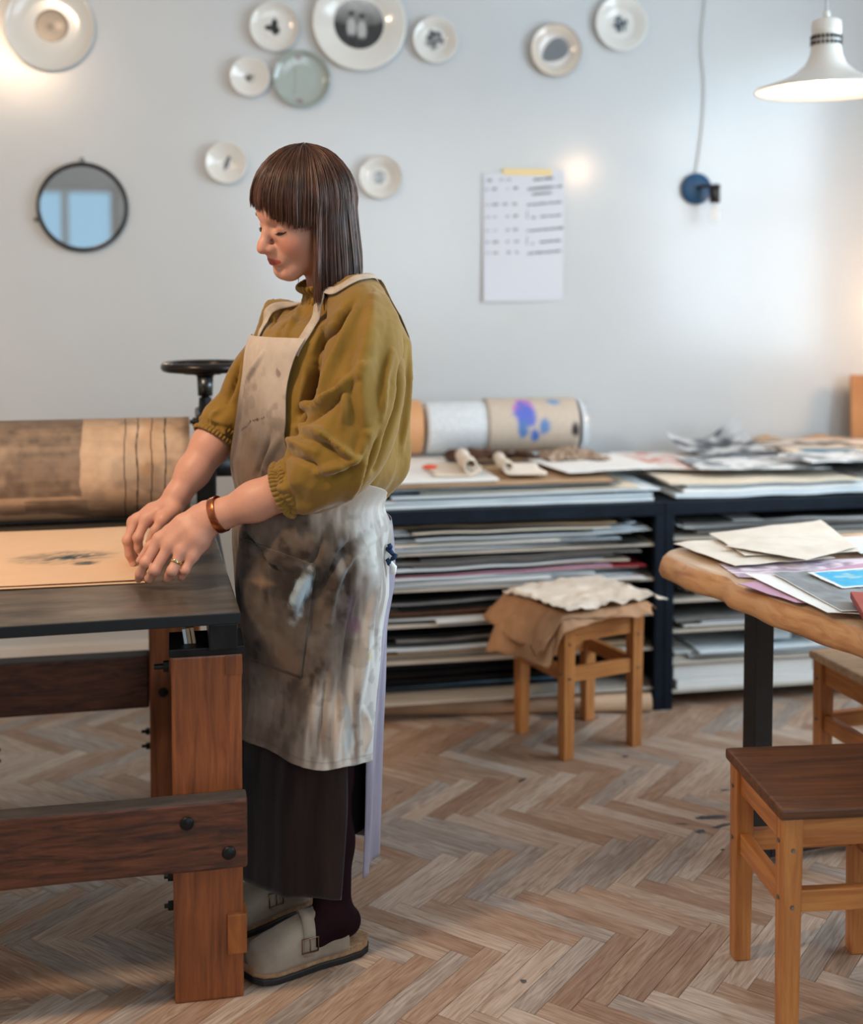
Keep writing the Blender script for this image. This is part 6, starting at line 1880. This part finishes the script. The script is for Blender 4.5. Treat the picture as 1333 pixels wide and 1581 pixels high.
# the linen: pale where clean, brown-black with ink in front and round the pocket
def linen(Tdeg, Z, pocket=False):
    arc = R(1) * Tdeg * .17
    n1 = fbm(np.c_[arc * 14, Z * 9], 4, 21); n2 = fbm(np.c_[arc * 40, Z * 40], 3, 22); n3 = fbm(np.c_[arc * 34, Z * 5 - arc * 8], 3, 23); n4 = fbm(np.c_[arc * 120, Z * 120], 2, 24)
    n5 = fbm(np.c_[arc * 9 + 5, Z * 7], 4, 31)
    c = np.tile(np.array(srgb(198, 182, 166)), (len(Z), 1)) * (1 + .05 * n2 + .05 * n4 + .06 * n3)[:, None]
    def dk(m, col_):
        nonlocal c
        m = np.clip(m, 0, 1)[:, None]; c = c * (1 - m) + np.array(srgb(col_)) * m
    dk(sstep(60, 100, Tdeg + 20 * n3) * .65 * sstep(1.0, .85, Z), (206, 212, 212))          # cool daylight on the side, put into the colour
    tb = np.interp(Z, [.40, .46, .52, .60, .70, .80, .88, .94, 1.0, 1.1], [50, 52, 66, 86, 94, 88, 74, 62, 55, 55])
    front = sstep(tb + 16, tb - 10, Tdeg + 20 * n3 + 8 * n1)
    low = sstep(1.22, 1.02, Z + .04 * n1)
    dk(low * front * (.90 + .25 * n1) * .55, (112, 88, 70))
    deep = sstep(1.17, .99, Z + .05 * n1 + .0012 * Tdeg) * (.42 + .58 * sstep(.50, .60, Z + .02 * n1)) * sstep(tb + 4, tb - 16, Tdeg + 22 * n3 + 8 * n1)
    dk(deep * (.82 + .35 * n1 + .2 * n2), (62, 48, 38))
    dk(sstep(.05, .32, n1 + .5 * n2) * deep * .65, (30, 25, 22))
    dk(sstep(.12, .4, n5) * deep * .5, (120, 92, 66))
    dk(sstep(.10, .4, n3) * sstep(tb - 10, tb + 10, Tdeg) * sstep(.95, .8, Z) * .60, (112, 92, 80))
    dk(sstep(.05, .35, n5) * sstep(125, 80, Tdeg) * sstep(.9, .75, Z) * .40, (122, 100, 84))
    dk(sstep(.12, .36, n3 - .1) * sstep(.56, .42, Z) * sstep(40, 90, Tdeg) * .65, (112, 86, 64))
    dk(sstep(.0, .3, n1) * sstep(.56, .46, Z) * front * .5, (84, 66, 52))
    dk(sstep(.20, .42, fbm(np.c_[arc * 30 + 2, Z * 30], 3, 33)) * .30 * sstep(1.25, 1.1, Z), (90, 74, 62))
    for (tt, zc_, rt_, rz_, c_, a_) in ((88, .675, 4, .02, (150, 92, 130), .55), (84, .70, 5, .05, (150, 120, 140), .3), (97, .615, 4, .014, (190, 170, 90), .65), (96, .86, 2, .005, (190, 130, 160), .7),
                                        (84, .455, 5, .075, (206, 214, 216), .75), (104, .44, 4, .05, (206, 214, 216), .5), (76, .80, 5, .05, (180, 186, 190), .45)):
        dk(a_ * sstep(1.1, .3, np.hypot((Tdeg - tt) / rt_, (Z - zc_) / rz_) + .6 * n2), c_)
    q_ = np.c_[Tdeg * .0025, Z]                                                             # a dark reddish streak on the chest
    pts_ = np.array([[-6, 1.046], [0, 1.056], [4, 1.068], [10, 1.073], [16, 1.078]]) * np.array([.0025, 1])
    for a0, b0 in zip(pts_, pts_[1:]):
        ba = b0 - a0; tq = np.clip(((q_ - a0) @ ba) / (ba @ ba), 0, 1); dq = np.linalg.norm(q_ - a0 - tq[:, None] * ba, axis=1)
        dk(sstep(.0032, .0012, dq + .003 * n4) * sstep(-.30, .1, n4 + .1) * .9, (60, 28, 20))
    dk(sstep(1.2, .5, np.hypot((Tdeg - 24) / 2.0, (Z - 1.168) / .010) + .5 * n4) * .6, (100, 84, 74))
    dk(sstep(1.2, .5, np.hypot((Tdeg - 4) / 3.0, (Z - 1.135) / .008) + .5 * n4) * .35, (110, 92, 80))
    if pocket:
        dk(np.full(len(Z), .25), (52, 42, 34))
    return np.clip(c, .003, 1)
Tdeg = np.degrees(T_)
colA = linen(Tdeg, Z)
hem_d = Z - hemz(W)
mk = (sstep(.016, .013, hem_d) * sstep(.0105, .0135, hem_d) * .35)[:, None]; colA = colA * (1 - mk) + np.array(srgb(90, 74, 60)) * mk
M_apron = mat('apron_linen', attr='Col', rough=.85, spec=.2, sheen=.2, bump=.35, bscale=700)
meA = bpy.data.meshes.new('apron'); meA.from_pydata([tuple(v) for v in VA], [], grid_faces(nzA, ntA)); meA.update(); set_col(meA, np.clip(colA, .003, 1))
apron = link('apron', meA, M_apron, woman, True)
bvA = bvh_of(meA)
pz = lambda *p: [(300 + a * .3163, 720 + b * .3163) for a, b in p]
fold_lines(meA, bvA, [
    (.006, .008, pz((250, 390), (380, 450), (480, 490)), 0), (-.006, .010, pz((250, 330), (330, 420), (440, 520)), 0),
    (.006, .009, pz((600, 470), (540, 560), (480, 700)), 0), (-.005, .010, pz((640, 300), (600, 420), (560, 520)), 0),
    (.007, .010, pz((900, 330), (780, 420), (680, 600), (660, 760)), 0), (-.006, .010, pz((860, 300), (720, 420), (620, 620)), 0),
    (.007, .012, pz((900, 480), (860, 700), (820, 1000), (780, 1250)), 0), (-.006, .012, pz((820, 560), (760, 800), (720, 1100)), 0),
    (.006, .010, pz((720, 1060), (700, 1250), (690, 1440)), 0), (-.005, .010, pz((640, 1000), (620, 1250), (600, 1400)), 0),
    (.005, .007, pz((820, 1180), (850, 1280), (830, 1400)), 0),
    (.005, .012, z2((520, 900), (470, 1000), (420, 1120)), 0), (-.005, .010, z2((460, 900), (420, 1020), (390, 1120)), 0),
    (.004, .008, z2((430, 480), (380, 560), (330, 650)), 0),
])
md = apron.modifiers.new('s', 'SOLIDIFY'); md.thickness = .0018; md.offset = 1
apply_mods(apron); apron.data.shade_smooth()
bvA = bvh_of(apron.data)
# pocket
def on_apron(pts_px, nu, nv, off):
    """a patch over the apron from a four-cornered outline"""
    (a, b, c_, d) = [np.array(p, float) for p in pts_px]; V = []
    for i in range(nu):
        for j in range(nv):
            u, v = i / (nu - 1), j / (nv - 1)
            p = (a * (1 - u) + b * u) * (1 - v) + (d * (1 - u) + c_ * u) * v
            q = cast(bvA, p[0], p[1], off + .004 * math.sin(math.pi * v) * math.sin(math.pi * u))
            V.append(q if q is not None else V[-1])
    return np.array(V)
Vp = on_apron([(372, 830), (488, 872), (465, 1044), (374, 1012)], 44, 54, .0026)
zp, tp_ = Vp[:, 2], np.degrees(np.arctan2(Vp[:, 1] / .18, (Vp[:, 0] + .006) / .146))
npn = fbm(np.c_[tp_ * .05, zp * 14], 4, 41); npf = fbm(Vp * 60, 3, 42)
cp_ = linen(tp_, zp, True)
bu_ = np.tile(np.linspace(0, 1, 44)[:, None], (1, 54)).ravel(); bv_ = np.tile(np.linspace(0, 1, 54)[None], (44, 1)).ravel()
mk = (sstep(.30, .0, np.abs(bv_ - .22 - .12 * (1 - bu_)) * 3 + np.abs(bu_ - .32)) * .8)[:, None]; cp_ = cp_ * (1 - mk) + np.array(srgb(150, 118, 92)) * mk
mk = (sstep(1.1, .3, np.hypot((bu_ - .86) / .13, (bv_ - .24 - (.9 - bu_)) / .24) + .5 * npf) * .85)[:, None]; cp_ = cp_ * (1 - mk) + np.array(srgb(186, 204, 212)) * mk
po_ = from_np('pocket', Vp, grid_faces(44, 54), M_apron, woman, True, np.clip(cp_, .003, 1))
po_.parent = apron
md = po_.modifiers.new('s', 'SOLIDIFY'); md.thickness = .0022; md.offset = 0; apply_mods(po_); po_.data.shade_smooth()
# straps lie on the blouse
M_strap = mat('apron_strap_linen', srgb(196, 184, 168), rough=.85, col2=srgb(176, 162, 146), nscale=40)
def strap(pts, wd, name='strap'):
    q = []
    for p in pts:
        if len(p) == 2: q.append(cast(bv, p[0], p[1], .004))
        else: q.append(np.array(p))
    q = smooth_path([p for p in q if p is not None], 60); V = []
    ax = np.array([-.05, .01, 1.1]); Pn = []; Nn = []
    for i in range(60):
        h = bv.find_nearest(Vector(q[i])); n = np.array(h[1]); out = q[i] - ax
        if n @ out < 0: n = -n
        Pn.append(np.array(h[0])); Nn.append(n)
    Pn = np.array(Pn); Nn = np.array(Nn)
    for _ in range(10):
        Nn[1:-1] = (Nn[:-2] + 2 * Nn[1:-1] + Nn[2:]) / 4; Nn /= np.linalg.norm(Nn, axis=1)[:, None]
    Pn = Pn + Nn * .005
    for it in range(14):                                # taut, but never inside the cloth
        Pn[1:-1] = (Pn[:-2] + 2 * Pn[1:-1] + Pn[2:]) / 4
        for i in range(60):
            h = bv.find_nearest(Vector(Pn[i])); dv = Pn[i] - np.array(h[0]); sgn = dv @ Nn[i]
            if sgn < .005: Pn[i] += Nn[i] * (.005 - sgn)
    T = np.gradient(Pn, axis=0)
    for i in range(60):
        t = T[i] / np.linalg.norm(T[i]); s = np.cross(t, Nn[i]); s /= np.linalg.norm(s)
        for k in (-1, -.4, .4, 1):
            p = Pn[i] + s * wd * k; h = bv.find_nearest(Vector(p)); sg = (p - np.array(h[0])) @ Nn[i]
            if sg < .0035: p = p + Nn[i] * (.0035 - sg)
            V.append(p)
    V = np.array(V)
    o = from_np(name, V, grid_faces(60, 4), M_strap, woman, True); o.parent = apron
    md = o.modifiers.new('s', 'SOLIDIFY'); md.thickness = .0016; md.offset = 0; apply_mods(o); o.data.shade_smooth()
    return o
strap([(458, 548), (472, 522), (484, 505), (502, 480), (526, 450), (548, 434), (570, 429), np.array([-.135, .085, 1.265]), np.array([-.165, .04, 1.18]), np.array([-.17, .0, 1.10])], .0105)
strap([(400, 528), (416, 494), (430, 474), (441, 462), np.array([-.055, -.080, 1.305]), np.array([-.12, -.07, 1.25]), np.array([-.165, -.03, 1.15])], .0105)
# the tie knot at the hip with a white end
kn = bmesh.new()
kc = None
if kc is None: kc = env_pt(np.array([.805]), np.array([R(121)]), .014)[0]
kp = []
for k in range(4):
    a = np.array([rng.normal(0, .006), rng.normal(0, .006), .018 - .010 * k]); b = np.array([rng.normal(0, .006), rng.normal(0, .006), .006 - .010 * k])
    V, Fc = tube_np([kc + a, kc + (a + b) / 2 + np.array([.0, .004, 0]), kc + b], [.0042, .005, .004], 8)
    vs = [kn.verts.new(v) for v in V]
    for f in Fc: kn.faces.new([vs[i] for i in f])
bm_obj('tie_knot', kn, mat('tie_navy', srgb(22, 52, 84), rough=.8), apron, True)
e0 = kc + np.array([0, 0, -.020]); 
V, Fc = tube_np([e0 + np.array([0, 0, .012]), e0, e0 + np.array([-.006, .003, -.010]), e0 + np.array([-.004, .004, -.024])], [.003, .005, .007, .005], 6)
me_ = bpy.data.meshes.new('tie_end'); me_.from_pydata(V, [], Fc); me_.update(); link('tie_end', me_, P['white'], apron, True)

# ------------------------------------------------------------------ dark tights, clogs
Vl, Fl = mesh_sdf(legs, (-.16, -.24, .035), (.26, .24, .5), .004)
M_tights = mat('plum_tights', srgb(30, 13, 19), rough=.9, spec=.1, bump=.15, bscale=500)
nrm_me = bpy.data.meshes.new('tights'); nrm_me.from_pydata([tuple(v) for v in Vl], [], [tuple(f) for f in Fl]); nrm_me.update()
N = np.empty(len(Vl) * 3); nrm_me.vertices.foreach_get('normal', N)
nrm_me.vertices.foreach_set('co', (Vl + .0022 * N.reshape(-1, 3)).ravel()); nrm_me.update()
link('tights', nrm_me, M_tights, woman, True)
M_nubuck = mat('clog_taupe_nubuck', srgb(156, 140, 121), rough=.7, sheen=.2, col2=srgb(130, 114, 98), nscale=14, bump=.12, bscale=200)
M_cork = mat('clog_cork', srgb(170, 138, 104), rough=.8, col2=srgb(140, 106, 76), nscale=90)
M_sole = mat('clog_black_sole', srgb(26, 24, 24), rough=.6)
M_buck = mat('buckle_brass', srgb(132, 104, 84), rough=.3, metal=1.0)
def outline(t):
    """clog outline: length -.075..+.185, half width left and right, t in 0..1 from heel to toe"""
    x = -.075 + .260 * t
    w = np.interp(t, [0, .03, .10, .25, .45, .65, .80, .90, .96, 1.0], [0, .016, .028, .034, .035, .043, .047, .042, .028, 0])
    return x, w
def clog(Aank, rz, name='clog'):
    root = empty(name, (0, 0, 0)); root.parent = woman
    root.location = Vector((Aank[0], Aank[1], 0)); root.rotation_euler = (0, 0, rz)
    ts = np.concatenate([np.linspace(0, .1, 8)[:-1], np.linspace(.1, .9, 24)[:-1], np.linspace(.9, 1, 9)])
    def slab_(nm, z0, z1, grow, m):
        xs, ws = outline(ts); xs = (xs - .055) * (1 + grow / .13) + .055
        ring = [(x, w + grow, ) for x, w in zip(xs, ws)] + [(x, -(w + grow)) for x, w in zip(xs[::-1], ws[::-1])]
        n = len(ring); V = []
        for z, g in ((z0, -.002), (z0 + .003, 0), (z1 - .002, 0), (z1, -.0015)):
            lift = [(.006 * max(0, (x - .12) / .065) ** 2) for x, y in ring]
            V += [(x, y * (1 + g / .04), z + l) for (x, y), l in zip(ring, lift)]
        Fc = [tuple(k * n + i for i in q) for k in range(0)]
        for k in range(3):
            for i in range(n): Fc.append((k * n + i, k * n + (i + 1) % n, (k + 1) * n + (i + 1) % n, (k + 1) * n + i))
        Fc.append(tuple(range(n))[::-1]); Fc.append(tuple(3 * n + i for i in range(n)))
        me_ = bpy.data.meshes.new(nm); me_.from_pydata(V, [], Fc); me_.update()
        bm = bmesh.new(); bm.from_mesh(me_); bmesh.ops.remove_doubles(bm, verts=bm.verts, dist=1e-5); bmesh.ops.recalc_face_normals(bm, faces=bm.faces); bm.to_mesh(me_); bm.free()
        return link(nm, me_, m, root, False)
    slab_('outsole', .0005, .013, .002, M_sole)
    slab_('footbed', .0132, .030, .0005, M_cork)
    # upper: a vault from the toe to the throat, its back edge sweeping down to the heel side
    ns, nt = 46, 41; V = []
    for i in range(ns):
        for j in range(nt):
            a = math.pi * j / (nt - 1)                        # 0 = her left side, pi = right side
            side = abs(math.cos(a))
            tb = .50 - .30 * sstep(.10, .95, np.array([side]))[0] + .07 * math.exp(-((side) / .22) ** 2) * -1   # back edge
            t = 1.0 + (tb - 1.0) * (i / (ns - 1)) ** .9
            x, w = outline(np.array([t])); x, w = x[0], w[0] + .0015
            hgt = float(np.interp(t, [.1, .25, .40, .55, .70, .85, .94, .985, 1.0], [.052, .060, .075, .076, .062, .046, .034, .020, .006]))
            ca, sa = math.cos(a), math.sin(a)
            sq = .78; tng = math.exp(-((a - 1.75) / .42) ** 2) * sstep(.72, 1.0, np.array([i / (ns - 1)]))[0]; hgt += .010 * tng; x -= .012 * tng
            V.append((x, w * math.copysign(abs(ca) ** sq, ca), .024 + hgt * abs(sa) ** .85 + .004 * max(0, (x - .12) / .065) ** 2))
    up = from_np('upper', np.array(V), grid_faces(ns, nt), M_nubuck, root, True)
    md = up.modifiers.new('s', 'SOLIDIFY'); md.thickness = .003; md.offset = -1; apply_mods(up); up.data.shade_smooth()
    bvu = bvh_of(up.data)
    # strap over the instep with a buckle on the outer side
    q = []
    for k in range(24):
        a = R(14) + R(112) * k / 23
        x = .058 + .008 * math.cos(a); o_ = Vector((x, .0, .028)); d = Vector((0, math.cos(a), math.sin(a)))
        h = bvu.ray_cast(o_ + d * .2, -d)
        if h[0] is not None: q.append(np.array(h[0]) + np.array(d) * .002)
    q = np.array(q); V = []
    for p in q:
        for k in (-1, 0, 1): V.append(p + np.array([.0125 * k, 0, 0]))
    st = from_np('strap', np.array(V), grid_faces(len(q), 3), M_nubuck, root, True)
    md = st.modifiers.new('s', 'SOLIDIFY'); md.thickness = .0028; md.offset = 0; apply_mods(st)
    i0 = min(5, len(q) - 3); c0 = q[i0]; tn = q[i0 + 2] - q[i0 - 2]; tn /= np.linalg.norm(tn); nn = np.array([0, c0[1], c0[2] - .03]); nn -= tn * (nn @ tn); nn /= np.linalg.norm(nn); xx = np.array([1.0, 0, 0])
    ring = []
    for (u, v) in ((-1, -1), (1, -1), (1, 1), (-1, 1), (-1, -1)): ring.append(c0 + xx * .0165 * u + tn * .0125 * v + nn * .004)
    bkl = tube('buckle', ring, .0017, M_buck, root, 8)
    tube('buckle_pin', [c0 - tn * .012 + nn * .005, c0 + tn * .012 + nn * .005], .0012, M_buck, root, 6)
    return root
clog(ANK_L, R(-6)); clog(ANK_R, R(4))

# ------------------------------------------------------------------ bracelet and ring
M_copper = mat('copper', srgb(196, 122, 84), rough=.28, metal=1.0, col2=srgb(150, 84, 54), nscale=60)
M_gold = mat('gold', srgb(224, 186, 128), rough=.2, metal=1.0)
bc = lerp(ELB_L, WR_L, .91)
def bangle(name, c, ax, r1, r2, wd, th, m, parent, gap=0.0, up=None):
    ax = np.array(ax) / np.linalg.norm(ax); u = np.cross(ax, [0, 0, 1.0]); u /= np.linalg.norm(u); w = np.cross(ax, u); V = []
    nt = 72
    prof = [(-wd / 2, 0), (-wd / 2, th), (-wd / 2 + .001, th + .0004), (wd / 2 - .001, th + .0004), (wd / 2, th), (wd / 2, 0)]
    for i in range(nt):
        a = 2 * math.pi * i / nt
        for (x, h) in prof: V.append(c + ax * x + u * math.cos(a) * (r1 + h) + w * math.sin(a) * (r2 + h))
    return from_np(name, np.array(V), grid_faces(nt, 6, True, True), m, parent, True)
_ax = dL / np.linalg.norm(dL); _u = np.cross(_ax, [0, 0, 1.0]); _u /= np.linalg.norm(_u); _w = np.cross(_ax, _u)
_q = Vall - bc; _m = (np.abs(_q @ _ax) < .010) & (np.linalg.norm(_q, axis=1) < .055)
_cu, _cw = (_q[_m] @ _u), (_q[_m] @ _w)
bc = bc + _u * (_cu.max() + _cu.min()) / 2 + _w * (_cw.max() + _cw.min()) / 2
bangle('bracelet', bc, dL, (_cu.max() - _cu.min()) / 2 + .0012, (_cw.max() - _cw.min()) / 2 + .0012, .0150, .0012, M_copper, woman)
r0, r1 = PL(*LH['ring'][0]), PL(*LH['ring'][1]); rd = r1 - r0
bangle('ring', lerp(r0, r1, .55), rd, .0110, .0110, .0058, .0009, M_gold, woman)
gem = bmesh.new(); bmesh.ops.create_icosphere(gem, subdivisions=1, radius=.0026)
gp = lerp(r0, r1, .55); gn = camL - gp; gn /= np.linalg.norm(gn); gp = gp + gn * .0125 + np.array([0, .002, 0.002])
bmesh.ops.translate(gem, verts=gem.verts, vec=gp); bm_obj('ring_stone', gem, mat('ring_stone', srgb(160, 190, 176), rough=.1), woman)
